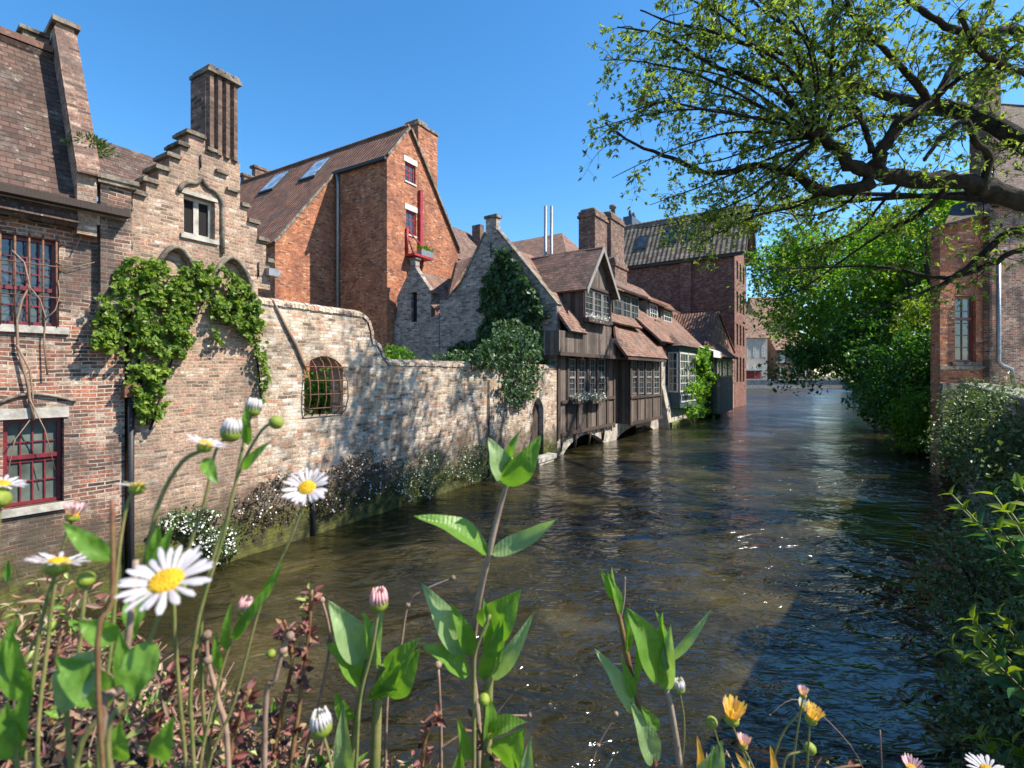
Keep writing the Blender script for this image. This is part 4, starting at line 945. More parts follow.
        if pot:
            p = F.P((u0 + u1) / 2, v + dpt / 2, 0); tube(mb, [(p.x, p.y, zt_), (p.x, p.y, zt_ + .8), (p.x, p.y, zt_ + .85), (p.x, p.y, zt_ + 1.1)], [.22, .2, .32, .32], 10)
        cbox(mb, F, u0 + .1, u1 - .1, v + .1, v + dpt - .1, zt_, zt_ + .25, .08)
        mb.build('chimney_pot', M['coping'], q)
    chim(595, 607, 213, 4.5, 1.4, 'broad brick chimney stack, left of the pair above the timber house', pot=False)
    chim(611, 624, 217, 5.0, .9, 'slimmer brick chimney with a pot, right of the pair above the timber house', pot=True)
    chim(615, 627, 262, 3.4, .9, 'short brick chimney stub just below the slimmer stack on the tiled roof')
timber_house()

# ------------------------------------------------------------------ white-walled house, oriel, canopy
def white_house():
    F = F2; ua, ub = F.u(661.5), F.u(697); c = F.P((ua + ub) / 2, 0, 0)
    t = thing('plastered_house', (c.x, c.y, 0), 'narrow house with sloping white plastered base and tiled dormers beyond the timber house', 'house')
    z1 = F.z(675, 352); zsp = F.z(690, 345)
    wu0, wu1 = F.u(666), F.u(676); wz0, wz1 = F.z(670, 394), F.z(670, 359)
    mb = MB(); wall(mb, F, [(ua, -.6), (ub, -.6), (ub, z1), (ua, z1)], 0, .4, [[(wu0, wz0), (wu1, wz0), (wu1, wz1), (wu0, wz1)]])
    # battered buttress face
    prism(mb, lambda a, b, d: F.P(d, a, b), [(-.7, -.6), (-.002, -.6), (-.002, 3.2)], ua + .1, F.u(683))
    box(mb, F, ua, ua + .3, .401, 8, -.6, z1); mb.build('wall', M['plaster'], t)
    window(F, wu0 + .02, wu1 - .02, wz0 + .02, wz1 - .02, .1, t, 'whitepaint', 'glass', 3, 6, .05, .12, .55)
    mb = MB(); box(mb, F, ua + .2, F.u(683), -.75, -.35, -.3, .42); mb.build('mossy_ledge', M['ledge'], t)
    # roofs
    mb = MB(); ze = z1 + .25; va = 5
    uA2, uB2 = F.u(662, -.6), F.u(706, -.6); zeav = F.z(690, 346, -.6); zrid = F.z(660, 296, va)
    roof_slab(mb, F, [F.P(uA2, -.6, zeav), F.P(uB2, -.6, zeav), F.P(uB2 - 1.5, va, zrid), F.P(uA2 - 3, va, zrid)], .15)
    roof_slab(mb, F, [F.P(uA2 - 3, va, zrid - .01), F.P(uB2 - 1.5, va, zrid - .01), F.P(uB2, 9.5, 7), F.P(uA2 - 3, 9.5, 7)], .15)
    mb.build('roof', M['tile_pk'], t)
    for x0, x1, y0, y1 in ((650, 657.5, 304, 319), (664, 672, 311, 327)):
        v = 1.6; a, b = F.u(x0, v), F.u(x1, v); z0, zt = F.z((x0 + x1) / 2, y1, v), F.z((x0 + x1) / 2, y0, v)
        mb = MB(); box(mb, F, a - .5, b + .5, v + .1, v + 3, z0 - .6, zt + .15); d = mb.build('dormer', M['greywood'], t)
        mb = MB(); roof_slab(mb, F, [F.P(a - 1, v - .4, zt + .1), F.P(b + 1.4, v - .4, zt + .1), F.P(b + 1.4, v + 3.4, zt + 1.7), F.P(a - 1, v + 3.4, zt + 1.7)], .13); mb.build('dormer_roof', M['tile_br'], d)
        window(F, a, b, z0, zt, v, t, 'whitepaint', 'glass', 3, 3, .06, .14)
    mb = MB(); v = 1.2; a, b = F.u(656, v), F.u(661.5, v); box(mb, F, a, b, v, v + .9, F.z(658, 340, v), F.z(658, 320, v)); mb.build('brick_stub', M['chim'], t)
    # blue oriel
    v = -1.0; a, b = F.u(680, v), F.u(696, v); z0, zt, zw0, zw1 = F.z(688, 404, v), F.z(688, 350, v), F.z(688, 392, v), F.z(688, 353, v)
    mb = MB()
    box(mb, F, a, b, v + .08, -.003, z0, zt); box(mb, F, a - .12, b + .12, v - .06, -.004, z0 - .2, z0 - .003); box(mb, F, a - .1, b + .1, v - .04, -.004, zt + .003, zt + .25)
    box(mb, F, a, b, v, v + .079, z0, zw0); ori = mb.build('oriel', M['bluepaint'], t)
    mb = MB(); ww = (b - a) / 2
    for i in range(2):
        x = window(F, a + ww * i + .06, a + ww * (i + 1) - .06, zw0 + .03, zw1, v, t, 'whitepaint', 'glass', 3, 5, .06, .13)
    x = window(F, a + .2, b - .2, z0 + .2, zw0 - .15, v - .06, t, 'whitepaint', 'glass', 1, 1, .05, .1)
    x = window(F, v + .15, -.1, zw0 + .03, zw1, a - .07, t, 'whitepaint', 'glass', 2, 5, .05, .1, side=True)
    roof = MB(); zt += .25; um = (a + b) / 2
    q = [F.P(a - .3, v - .3, zt), F.P(b + .3, v - .3, zt), F.P(b + .3, .0, zt), F.P(a - .3, .0, zt), F.P(a + .9, -.05, zt + 1.0), F.P(b - .9, -.05, zt + 1.0)]
    roof.add(q, [(0, 1, 5, 4), (1, 2, 5), (3, 0, 4), (2, 3, 4, 5), (3, 2, 1, 0)]); roof.build('oriel_roof', M['tile_br'], t)
    # white awning
    a, b = F.u(697, -.4), F.u(711, -.9)
    mb = MB(); z = F.z(704, 346, -.6)
    roof_slab(mb, F, [F.P(a, -1.8, z - .55), F.P(b, -1.8, z - .55), F.P(b, .6, z + .3), F.P(a, .6, z + .3)], .06); box(mb, F, a, b, -1.82, -1.79, z - 1.1, z - .56)
    tag(mb.build('awning', M['canvas']), 'white canvas awning above the bright ivy between the plastered house and the pink house', 'awning')
def _ledge():
    m, nt, bs = newmat('mossy_stone'); n = noise(nt, 3, 5, geo(nt).outputs['Position'], .7)
    nt.links.new(ramp(nt, n, [(.35, (.06, .055, .03)), (.6, (.16, .19, .03))]), bs.inputs['Base Color']); bs.inputs['Roughness'].default_value = .9; return m
M['ledge'] = _ledge()
white_house()

def pink_house():
    F = F2; ua, ub = F.u(709), F.u(734.3); c = F.P((ua + ub) / 2, 0, 0)
    t = thing('pink_brick_house', (c.x, c.y, 0), 'pink brick house with an orange-roofed timber oriel beside the tall dark red house', 'house')
    mb = MB(); um = F.u(718); zg = F.z(718, 313); ze = F.z(709, 342)
    wall(mb, F, [(ua, -.6), (ub, -.6), (ub, F.z(734, 352)), (um, zg), (ua, ze)], 0, .4); box(mb, F, ua, ua + .35, .401, 9, -.6, ze - .2)
    mb.build('wall', M['pinkwall'], t)
    mb = MB(); o = .2
    roof_slab(mb, F, [F.P(ua - .4, -.15, ze - .2), F.P(um, -.15, zg + .15), F.P(um, 12, zg + .15), F.P(ua - .4, 12, ze - .2)], .15)
    roof_slab(mb, F, [F.P(ub, -.15, F.z(734, 352)), F.P(um, -.15, zg + .14), F.P(um, 12, zg + .14), F.P(ub, 12, F.z(734, 352))], .15)
    # low pantiled roof at left
    z0, z1 = F.z(684, 340, 3), F.z(700, 317, 6)
    roof_slab(mb, F, [F.P(F.u(690, 2), 2, F.z(695, 342, 2)), F.P(ua - .45, 2, F.z(695, 342, 2)), F.P(ua - .45, 7, F.z(700, 316, 7)), F.P(F.u(678, 7), 7, F.z(700, 316, 7))], .15)
    mb.build('roof', M['tile_or'], t)
    v = -1.3; a, b = F.u(717, v), F.u(733, v); z0, zt = F.z(725, 397, v), F.z(725, 358, v)
    mb = MB(); box(mb, F, a, b, v + .1, -.003, z0 - 1.5, zt); box(mb, F, a, b, v, v + .1, z0 - 1.5, F.z(725, 378, v)); mb.build('oriel', M['plank'], t)
    for i in range(3):
        ww = (b - a) / 3; window(F, a + ww * i + .1, a + ww * (i + 1) - .1, F.z(725, 378, v) + .05, zt - .1, v, t, 'greywood', 'glass', 2, 2, .07, .15)
    window(F, v + .2, -.2, F.z(725, 378, v), zt - .1, a - .07, t, 'greywood', 'glass', 2, 2, .07, .15, side=True)
    q = [F.P(a - .5, v - .5, zt), F.P(b + .4, v - .5, zt), F.P(b + .4, .0, zt), F.P(a - .5, 0, zt), F.P(a + .5, -.05, zt + 1.6), F.P(b - .4, -.05, zt + 1.6)]
    mb = MB(); mb.add(q, [(0, 1, 5, 4), (1, 2, 5), (3, 0, 4), (2, 3, 4, 5), (3, 2, 1, 0)]); mb.build('oriel_roof', M['tile_or'], t)
pink_house()

def big_house():
    F = F2; ua, ub = F.u(735), F.u(746.3); c = F.P((ua + ub) / 2, 0, 0)
    t = thing('tall_red_house', (c.x, c.y, 0), 'tall dark red brick house with steep grey-brown pantile roof at the canal bend', 'house')
    ze = F.z(735, 248); um = (ua + ub) / 2; zr = F.z(740, 206) ; vb = 20
    mb = MB(); holes = []
    cols = [(736.2, 738.2), (739.6, 741.4), (742.7, 744.4)]; rows = [(262, 280), (292, 312), (324, 345), (357, 382)]
    wins = []
    for x0, x1 in cols:
        for y0, y1 in rows:
            a, b = F.u(x0), F.u(x1); z0, z1 = F.z(738, y1), F.z(738, y0); wins.append((a, b, z0, z1)); holes.append([(a, z0), (b, z0), (b, z1), (a, z1)])
    wall(mb, F, [(ua, -.6), (ub, -.6), (ub, ze), (um, zr - .3), (ua, ze)], 0, .5, holes)
    box(mb, F, ua, ua + .5, .501, vb, -.6, ze); box(mb, F, ub - .5, ub, .501, vb, -.6, ze)
    box(mb, F, ua - .45, ua - .003, F.v(692, ua), F.v(681, ua), 2, F.vz(687, 262, ua)[1])
    box(mb, F, ua - .25, ua - .003, -.0, .9, -.6, ze - .3)
    wall(mb, F, [(ua, -.6), (ub, -.6), (ub, ze), (um, zr - .3), (ua, ze)], vb, vb + .4)
    mb.build('wall', M['darkred'], t)
    mb = MB(); o = .6
    s = (zr - ze) / (um - ua)
    for sg, ue in ((0, ua - o), (1, ub + o)):
        roof_slab(mb, F, [F.P(ue, -1.2, ze - o * s + .3), F.P(um, -1.2, zr + .3 - sg * .01), F.P(um, vb + 1, zr + .3 - sg * .01), F.P(ue, vb + 1, ze - o * s + .3)], .3)
    rf = mb.build('roof', M['tile_far'], t)
    mb = MB(); box(mb, F, ua - o - .1, ua - o + .2, -1.2, vb, ze - o * s - .15, ze - o * s + .08); mb.build('gutter', M['iron'], t)
    mb = MB(); wall(mb, F, [(ua - o, ze - o * s - .2), (um, zr - .3), (ub + o, ze - o * s - .2), (ub + o, ze - o * s + .3), (um, zr + .3), (ua - o, ze - o * s + .3)], -1.35, -1.21); mb.build('barge_board', M['beam'], t)
    for w_ in wins: window(F, w_[0] + .02, w_[1] - .02, w_[2] + .02, w_[3] - .02, .2, t, 'whitepaint', 'glass', 2, 4, .07, .15)
    def hit(px, py):
        r = F.ray(px, py); og = Vector((0, 0, CAMZ)); nn = Vector((0, 0, 1)) - F.e * s
        p0 = F.P(ua, 0, ze + .3); tt = (p0 - og).dot(nn) / r.dot(nn); p = og + r * tt
        return (p - F.o).dot(F.e), (p - F.o).dot(F.n)
    g = lambda uu, vv, h: F.P(uu, vv, ze + .3 + (uu - ua) * s + h)
    for x, y, hu, hv in ((671, 235, .9, 1.0), (690, 233, .7, .5), (642, 243, .7, .8)):
        u_, v_ = hit(x, y); mb = MB(); roof_slab(mb, F, [g(u_ - hu, v_ - hv, .15), g(u_ + hu, v_ - hv, .15), g(u_ + hu, v_ + hv, .15), g(u_ - hu, v_ + hv, .15)], .15)
        sk = mb.build('skylight', M['iron'], t); mb = MB(); roof_slab(mb, F, [g(u_ - hu + .15, v_ - hv + .15, .17), g(u_ + hu - .15, v_ - hv + .15, .17), g(u_ + hu - .15, v_ + hv - .15, .17), g(u_ - hu + .15, v_ + hv - .15, .17)], .02); mb.build('pane', M['glass'], sk)
    # slate stack with pots
    v = 15.5; a = F.u(632, v); z = F.z(637, 219, v)
    mb = MB(); u0, u1 = F.u(632, v), F.u(641, v); box(mb, F, u0, u1, v, v + 1.4, 17, z); ch = mb.build('chimney', M['slate'], t)
    mb = MB()
    for k in (.3, .7): p = F.P(u0 + (u1 - u0) * k, v + .7, 0); tube(mb, [(p.x, p.y, z), (p.x, p.y, z + 1.2)], .28, 8)
    mb.build('chimney_pot', M['slate'], ch)
big_house()

def back_houses():
    F = F2
    # hipped roof behind with two steel flues
    v0 = 12; um = F.u(562, v0 + 3); ua, ub = um - 4.5, um + 4.5; c = F.P(um, v0 + 3, 2)
    t = thing('hipped_roof_house', c, 'house showing only its pinkish hipped roof behind the two steel flues', 'house')
    zr = F.z(562, 233, v0 + 3); ze = zr - 3.6
    mb = MB(); box(mb, F, ua + .4, ub - .4, v0 + .4, v0 + 15, 1.5, ze); mb.build('wall', M['darkred'], t)
    q = [F.P(ua, v0, ze), F.P(ub, v0, ze), F.P(ub, v0 + 15.4, ze), F.P(ua, v0 + 15.4, ze), F.P(um, v0 + 3, zr), F.P(um, v0 + 15.4, zr)]
    mb = MB(); mb.add(q, [(0, 1, 4), (1, 2, 5, 4), (3, 0, 4, 5), (2, 3, 5), (3, 2, 1, 0)]); mb.build('roof', M['tile_pk'], t)
    for x, w_ in ((545.5, 'left'), (551.5, 'right')):
        v = 8.4; p = F.P(F.u(x, v), v, 7); zt = F.z(x, 206, v); mb = MB(); tube(mb, [p, (p.x, p.y, zt)], .12, 10)
        tag(mb.build('flue_pipe', M['lead']), 'thin steel flue pipe, %s one of the two rising behind the ivy gable' % w_, 'flue pipe', 'steel flues behind the ivy gable')
    v0 = 16; ua, ub = F.u(453, v0), F.u(500, v0); c = F.P((ua + ub) / 2, v0 + 3, 2)
    t = thing('background_house', c, 'house showing a strip of dark tiled roof between the tower and the ivy gable', 'house')
    ze = F.z(470, 262, v0); zr = F.z(480, 236, v0 + 3.5)
    mb = MB(); box(mb, F, ua + .3, ub, v0 + .4, v0 + 7, 1.5, ze); box(mb, F, F.u(480, v0 + 2), F.u(484, v0 + 2), v0 + 2, v0 + 3, ze, zr + .5); mb.build('wall', M['chim'], t)
    mb = MB(); roof_slab(mb, F, [F.P(ua, v0, ze), F.P(ub, v0, ze), F.P(ub, v0 + 3.7, zr), F.P(ua, v0 + 3.7, zr)], .15); roof_slab(mb, F, [F.P(ua, v0 + 3.7, zr - .01), F.P(ub, v0 + 3.7, zr - .01), F.P(ub, v0 + 7.4, ze), F.P(ua, v0 + 7.4, ze)], .15); mb.build('roof', M['tile_br'], t)
back_houses()

# ------------------------------------------------------------------ far end of the canal
def far_end():
    F = Frame((69, 151), (1, .03))
    t = thing('far_quay_wall', (85, 151, 0), 'low stone quay wall closing the far end of the canal', 'quay wall')
    mb = MB(); box(mb, F, -1, 36, -1, 0, -.6, 2.4); mb.build('wall', M['plaster'], t); mb = MB(); box(mb, F, -1, 36, -1.2, .2, 2.402, 2.8); mb.build('coping', M['stone'], t)
    def h(px0, px1, yb, yr, Y, label, wm, rm, ratio=.35, rows=2, n=3):
        a, b = at(px0, 375, Y).x, at(px1, 375, Y).x; zt = at(0, yr, Y).z; ze = CAMZ + (HZ - yb) / FPX * Y
        G = Frame((a, Y), (1, .05)); t = thing('distant_house', ((a + b) / 2, Y, 2), label, 'house', 'houses beyond the far quay'); L = b - a
        mb = MB(); box(mb, G, 0, L, 0, 10, 1.5, ze); wallx(mb, G, [(0, ze), (10, ze), (5, zt)], 0, L); mb.build('wall', wm, t)
        mb = MB(); roof_slab(mb, G, [G.P(-.4, -.6, ze), G.P(L + .4, -.6, ze), G.P(L + .4, 5, zt + .3), G.P(-.4, 5, zt + .3)], .3); roof_slab(mb, G, [G.P(-.4, 10.6, ze), G.P(L + .4, 10.6, ze), G.P(L + .4, 5, zt + .29), G.P(-.4, 5, zt + .29)], .3); mb.build('roof', rm, t)
        for r in range(rows):
            for i in range(n):
                u0 = L * (i + .3) / n; z0 = 3.6 + (ze - 3.2) * r / rows; window(G, u0, u0 + L * .35 / n, z0, z0 + (ze - 3.2) / rows * .55, -.12, t, 'whitepaint', 'glass', 2, 3, .15, .25)
    h(742, 768, 338, 312, 158, 'pale rendered house with a grey roof, leftmost beyond the far quay', M['farwall'], M['fartile'])
    h(757, 800, 322, 296, 172, 'broad house with a reddish roof behind the pale one beyond the far quay', M['pinkwall'], M['fartile'], rows=3, n=5)
    h(776, 815, 350, 332, 160, 'low brown house partly behind the overhanging tree beyond the far quay', M['chim'], M['fartile'])
    mb = MB(); G = Frame((at(745, 375, 154).x, 154), (1, 0)); 
    t = thing('cafe_pavilion', (at(752, 375, 154).x, 154, 2), 'low white flat-roofed pavilion standing on the far quay', 'pavilion')
    box(mb, G, 0, 6.5, 0, 4, 5.4, 5.9); mb.build('roof', M['whitepaint'], t)
    for k in (0.1, 3.1, 6.2): 
        mb = MB(); box(mb, G, k, k + .2, .1, .3, 2, 5.398); mb.build('post', M['greywood'], t)
    mb = MB(); box(mb, G, .3, 6.2, 3, 3.3, 2, 5.39); mb.build('wall', M['brightred'], t)
far_end()

# ------------------------------------------------------------------ right bank: quay wall and house
def right_wall():
    F = FR
    t = thing('quay_wall', F.P(10, 0, 0), 'overgrown brick quay wall with broad pale coping slabs on the right bank', 'quay wall')
    mb = MB(); box(mb, F, -.6, 24.8, -.5, 0, -.6, 3.58); mb.build('wall', M['grey'], t)
    mb = MB(); u = -.55
    while u < 24.5:
        L = random.uniform(.9, 1.3); cbox(mb, F, u, min(u + L - .012, 24.8), -.62, .06, 3.582, 3.70, .015); u += L
    mb.build('coping', M['slab'], t)
    # earthen quay edge beyond the house
    pts = [(23.6, 25.4), (27, 31), (43.6, 57), (73.6, 105), (104, 153)]
    t2 = thing('far_right_quay_wall', (43, 57, 0), 'dark retaining wall under the trees beyond the right-hand house', 'quay wall')
    mb = MB()
    for (x0, y0), (x1, y1) in zip(pts[:-1], pts[1:]):
        G = Frame((x0, y0), (x1 - x0, y1 - y0)); box(mb, G, 0, math.hypot(x1 - x0, y1 - y0) - .01, -.5, 0, -.6, 3.4)
    mb.build('wall', M['darkred'], t2)
    pts = [F2.P(52.3, 0, 0), Vector((69, 151, 0))]; G = Frame(pts[0][:2], (pts[1] - pts[0])[:2])
    mb = MB(); box(mb, G, 0.1, (pts[1] - pts[0]).length, 0, .5, -.6, 2.1); tag(mb.build('left_quay_wall', M['plaster']), 'distant low quay wall running on past the tall dark red house', 'quay wall')
right_wall()

def right_house():
    P0 = at(940, 375, 20); F = Frame((P0.x, 20), (.99, .10)); g_ = Vector((.70, .714, 0)); ux = lambda px, v=0: F.u(px, v); zz = lambda px, py, v=0: F.z(px, py, v)
    L1 = ux(983); L2 = L1 + 7.5
    t = thing('riverside_house', F.P(1, 0, 3.3), 'brown brick house with a dark red casement window behind the tree at the right edge', 'house')
    wx0, wx1 = ux(955), ux(976); wz0, wz1 = zz(965, 362), zz(965, 296)
    zA, zB = zz(940, 225), zz(940, 210); zw = zz(983, 240)
    mb = MB()
    wall(mb, F, [(0, -.6), (L1, -.6), (L1, zB), (0, zA)], 0, .4, [[(wx0, wz0), (wx1, wz0), (wx1, wz1), (wx0, wz1)]])
    q = F.P(0, .405, 0); G = Frame(q[:2], g_[:2]); box(mb, G, 0, 6, -.4, 0, -.6, zA); mb.build('wing_wall', M['red'], t)
    zC = zz(990, 205); um = L1 + 3.4; zR = zC
    mb = MB(); box(mb, F, L1 + .003, L2, -.25, .3, 1, zC)
    q = F.P(L1 + .01, .305, 0); G = Frame(q[:2], g_[:2]); box(mb, G, 0, 9, -.4, 0, 1, zC - .1); mb.build('wall', M['lhouse'], t)
    mb = MB(); hR = zz(1010, 118, 3.5)
    roof_slab(mb, F, [F.P(L1 - .15, -.55, zC - .1), F.P(L2, -.55, zC - .1), F.P(L2, -.55, hR) + g_ * 4.6, F.P(L1 - .15, -.55, hR) + g_ * 4.6], .16)
    roof_slab(mb, F, [F.P(L1 - .15, -.55, hR - .01) + g_ * 4.6, F.P(L2, -.55, hR - .01) + g_ * 4.6, F.P(L2, -.55, zC) + g_ * 9, F.P(L1 - .15, -.55, zC) + g_ * 9], .16)
    q = F.P(L1 + .02, -.2, 0); G2 = Frame(q[:2], g_[:2]); wall(mb, G2, [(0, zC - .2), (8.4, zC - .2), (4.6, hR - .25)], -.3, 0)
    roof_slab(mb, F, [F.P(-.2, -.4, zA - .1), F.P(L1, -.4, zB - .1), F.P(L1, -.4, zB + 1.6) + g_ * 4, F.P(-.2, -.4, zA + 1.6) + g_ * 4], .13)
    mb.build('roof', M['tile'], t)
    mb = MB(); a, b = ux(979, .8), ux(992, .8); zc = zz(985, 76, .8); box(mb, F, a, b, .45, 1.2, zz(985, 215), zc); ch = mb.build('chimney', M['chim'], t)
    mb = MB(); cbox(mb, F, a - .06, b + .06, .39, 1.26, zc, zc + .12, .03); mb.build('chimney_cap', M['coping'], ch)
    w_ = window(F, wx0 + .01, wx1 - .01, wz0 + .01, wz1 - .01, .12, t, 'redpaint', 'glass_g', 2, 5, .035, .09, .66)
    mb = MB(); box(mb, F, wx0 - .2, wx1 + .2, -.09, .1, wz0 - .14, wz0 - .003); mb.build('sill', M['coping'], w_)
    mb = MB(); box(mb, F, -.08, L1 - .01, -.1, -.003, wz0 - .3, wz0 - .16); box(mb, F, .0, L1 - .01, -.12, -.003, 1.0, zz(950, 383)); mb.build('plinth', M['coping'], t)
    mb = MB(); u = ux(989); tube(mb, [F.P(u, -.36, zz(989, 262)), F.P(u, -.36, zz(989, 362)), F.P(u + .15, -.38, zz(989, 366)), F.P(u + .5, -.42, zz(989, 369)), F.P(u + .6, -.42, zz(989, 385))], .075, 9); mb.build('downpipe', M['lead'], t)
right_house()

# ------------------------------------------------------------------ vegetation helpers
def inpoly(x, y, poly):
    c = False; j = len(poly) - 1
    for i in range(len(poly)):
        if (poly[i][1] > y) != (poly[j][1] > y) and x < (poly[j][0] - poly[i][0]) * (y - poly[i][1]) / (poly[j][1] - poly[i][1] + 1e-9) + poly[i][0]: c = not c
        j = i
    return c
def cloud_on_plane(F, poly, n, v0, v1, side=False, ns=.06, th=-0.15):
    xs = [p[0] for p in poly]; ys = [p[1] for p in poly]; out = []; k = 0
    while len(out) < n and k < n * 30:
        k += 1; x = random.uniform(min(xs) - 4, max(xs) + 4); y = random.uniform(min(ys) - 4, max(ys) + 4)
        q = .6 * MN.noise(Vector((x * ns, y * ns, 3.1))) + .5 * MN.noise(Vector((x * ns * 2.7, y * ns * 2.7, 7.1)))
        if random.random() < .12: x += random.gauss(0, 5); y += random.gauss(0, 6); qs = 1
        jx = x + 9 * MN.noise(Vector((x * .15, y * .15, 9))); jy = y + 7 * MN.noise(Vector((x * .15, y * .15, 5)))
        if not inpoly(jx, jy, poly) or q < th - random.random() * .3: continue
        bulge = max(0, .5 + q * 1.2)
        d = v0 + (v1 - v0) * min(1, bulge) * random.random() ** .6
        if side: vv, z = F.vz(x, y, d); out.append(F.P(d, vv, z))
        else: u, z = F.uz(x, y, d); out.append(F.P(u, d, z))
    return out
def climber(name, label, cat, F, polys, n, v0, v1, size, mat, side=False, stems=(), aspect=.75, group=None, th=-.15):
    allp = []
    for poly, k in polys: allp += cloud_on_plane(F, poly, int(n * k), v0, v1, side, th=th)
    c = sum(allp, Vector()) / len(allp); zb = min(p.z for p in allp)
    t = thing(name, (c.x, c.y, zb), label, cat, group)
    mb = MB(); nn = np.tile(np.array((-F.e if side else -F.n)[:]), (len(allp), 1))
    leaves(mb, [p[:] for p in allp], size, nrm=nn, aspect=aspect, up=.5); mb.build('foliage', M[mat], t, fix=False)
    if stems:
        mb = MB()
        for pts, r in stems:
            q = [(F.P(v0, *F.vz(x, y, v0)) if side else F.P(F.uz(x, y, v0)[0], v0, F.uz(x, y, v0)[1])) for x, y in pts]
            tube(mb, q, [r * (1 - .5 * i / len(q)) for i in range(len(q))], 6)
        mb.build('stems', M['bark'], t)
    return t
climber('climbing_vine', 'bright green leafy vine spilling over the canal wall below the stepped gable', 'vine', F1,
        [([(117, 272), (126, 256), (150, 258), (185, 268), (196, 285), (192, 310), (188, 345), (175, 370), (160, 385), (150, 420), (138, 425), (130, 385), (120, 350), (108, 330), (100, 300)], 1.0),
         ([(185, 268), (205, 262), (225, 268), (245, 280), (258, 300), (262, 325), (262, 350), (250, 345), (238, 325), (220, 318), (205, 305), (190, 300)], .6),
         ([(118, 300), (96, 318), (90, 345), (105, 355), (122, 345)], .12),
         ([(250, 330), (262, 330), (268, 365), (268, 400), (262, 402), (258, 360)], .05), ([(190, 300), (196, 340), (188, 350), (182, 320)], .03), ([(214, 300), (222, 340), (216, 345), (208, 310)], .02), ([(160, 380), (168, 410), (158, 425), (148, 400)], .03)], 5400, -.03, -.42, .088, 'vine', stems=[([(146, 425), (140, 380), (135, 320), (150, 280)], .035), ([(262, 400), (255, 340), (235, 300), (190, 280), (140, 270)], .02), ([(150, 430), (160, 400), (175, 350), (205, 300)], .02), ([(140, 380), (115, 345), (98, 340)], .012)], th=.13)
climber('dark_ivy', 'dark ivy climbing the right half of the grey pointed gable', 'ivy', F2,
        [([(500, 248), (508, 250), (525, 275), (540, 300), (545, 325), (547, 365), (480, 365), (476, 345), (482, 320), (480, 295), (488, 270)], 1.0), ([(448, 350), (480, 340), (482, 368), (450, 366)], .2)], 6000, -.05, -.6, .24, 'ivy', side=True, stems=[([(520, 368), (515, 330), (505, 290), (503, 255)], .08)], th=-.3)
climber('hanging_ivy', 'grey-green ivy bush hanging over the end of the low canal wall', 'ivy', F1,
        [([(498, 322), (520, 318), (538, 335), (542, 370), (536, 395), (520, 410), (508, 400), (500, 370), (470, 366), (475, 350)], 1)], 3000, -.05, -.7, .15, 'ivy', th=-.3)
climber('bright_ivy', 'bright green ivy mound hanging to the water beside the blue oriel', 'ivy', F2,
        [([(692, 375), (700, 362), (712, 364), (718, 380), (718, 405), (712, 416), (690, 418), (684, 408)], 1), ([(698, 350), (703, 344), (712, 352), (712, 364), (700, 364)], .25)], 2600, -.1, -2.2, .34, 'leaf_bright', th=-.6)
def bush(name, label, cat, c, r, n, size, mat, sq=(1, 1, .8), group=None, flowers=0):
    c = Vector(c); p = RN.normal(size=(n, 3)); p /= np.linalg.norm(p, axis=1)[:, None]; p *= (RN.rand(n, 1) ** .45)
    lump = np.array([1 + .45 * MN.noise(Vector(q) * 2.2 + c) for q in p])[:, None]
    p = p * lump * r * np.array(sq) + np.array(c[:])
    p = p[p[:, 2] > .05]
    t = thing(name, (c.x, c.y, max(0, c.z - r * sq[2])), label, cat, group)
    mb = MB(); leaves(mb, p, size, up=.4, aspect=.6); mb.build('foliage', M[mat], t, fix=False)
    if flowers:
        q = p[RN.choice(len(p), flowers)] + np.array([0, 0, .03]); mb = MB(); leaves(mb, q, size * .32, up=1, aspect=1.0, fold=.02); mb.build('blossom', M['white_fl'], t, fix=False)
    mb = MB()
    for k in range(5):
        a = random.uniform(0, 6.28); tube(mb, [(c.x, c.y, c.z - r * sq[2]), (c.x + .4 * r * math.cos(a), c.y + .4 * r * math.sin(a), c.z), (c.x + .6 * r * math.cos(a), c.y + .6 * r * math.sin(a), c.z + .4 * r)], [r * .03, r * .02, r * .01], 5)
    mb.build('stems', M['bark'], t)
    return t
p = F1.P(F1.u(398, 1.4), 1.4, F1.z(398, 362, 1.4)); bush('garden_shrub', 'bright green shrub showing above the low wall left of the grey wing', 'shrub', p, .75, 900, .14, 'leaf_bright')
p = F1.P(F1.u(320, 1.6), 1.6, F1.z(320, 395, 1.6)); bush('garden_shrub', 'green shrub seen through the barred opening in the canal wall', 'shrub', p, .9, 1200, .13, 'leaf_bright')
p = F1.P(F1.u(455, 2.2), 2.2, F1.z(455, 362, 2.2)); bush('garden_shrub', 'dark shrub peeping over the low wall at the foot of the grey gable', 'shrub', p, .8, 900, .15, 'ivy', sq=(1.6, 1.2, .6))
# flowering cushions hanging at the foot of the canal wall
def cushion(label, poly, n, nf, seedv, mat='cover'):
    pts = cloud_on_plane(F1, poly, int(n * .75), -.02, -.26, th=-.02); c = sum(pts, Vector()) / len(pts)
    t = thing('fleabane_cushion', (c.x, c.y, min(p.z for p in pts)), label, 'plant', 'white flowering cushions at the foot of the canal wall')
    mb = MB(); leaves(mb, [p[:] for p in pts], .075, nrm=np.tile(np.array((-F1.n)[:]), (len(pts), 1)), aspect=.4); mb.build('foliage', M[mat], t, fix=False)
    fl = cloud_on_plane(F1, poly, nf, -.1, -.3, th=.05)
    mb = MB(); leaves(mb, [p[:] for p in fl], .042, nrm=np.tile(np.array((-F1.n)[:]), (len(fl), 1)), aspect=1.0, fold=.02); mb.build('blossom', M['white_fl'], t, fix=False)
cushion('white flowering cushion at the waterline nearest the left house', [(160, 520), (185, 506), (220, 512), (240, 530), (236, 552), (215, 566), (180, 525), (165, 545)], 2600, 420, 1)
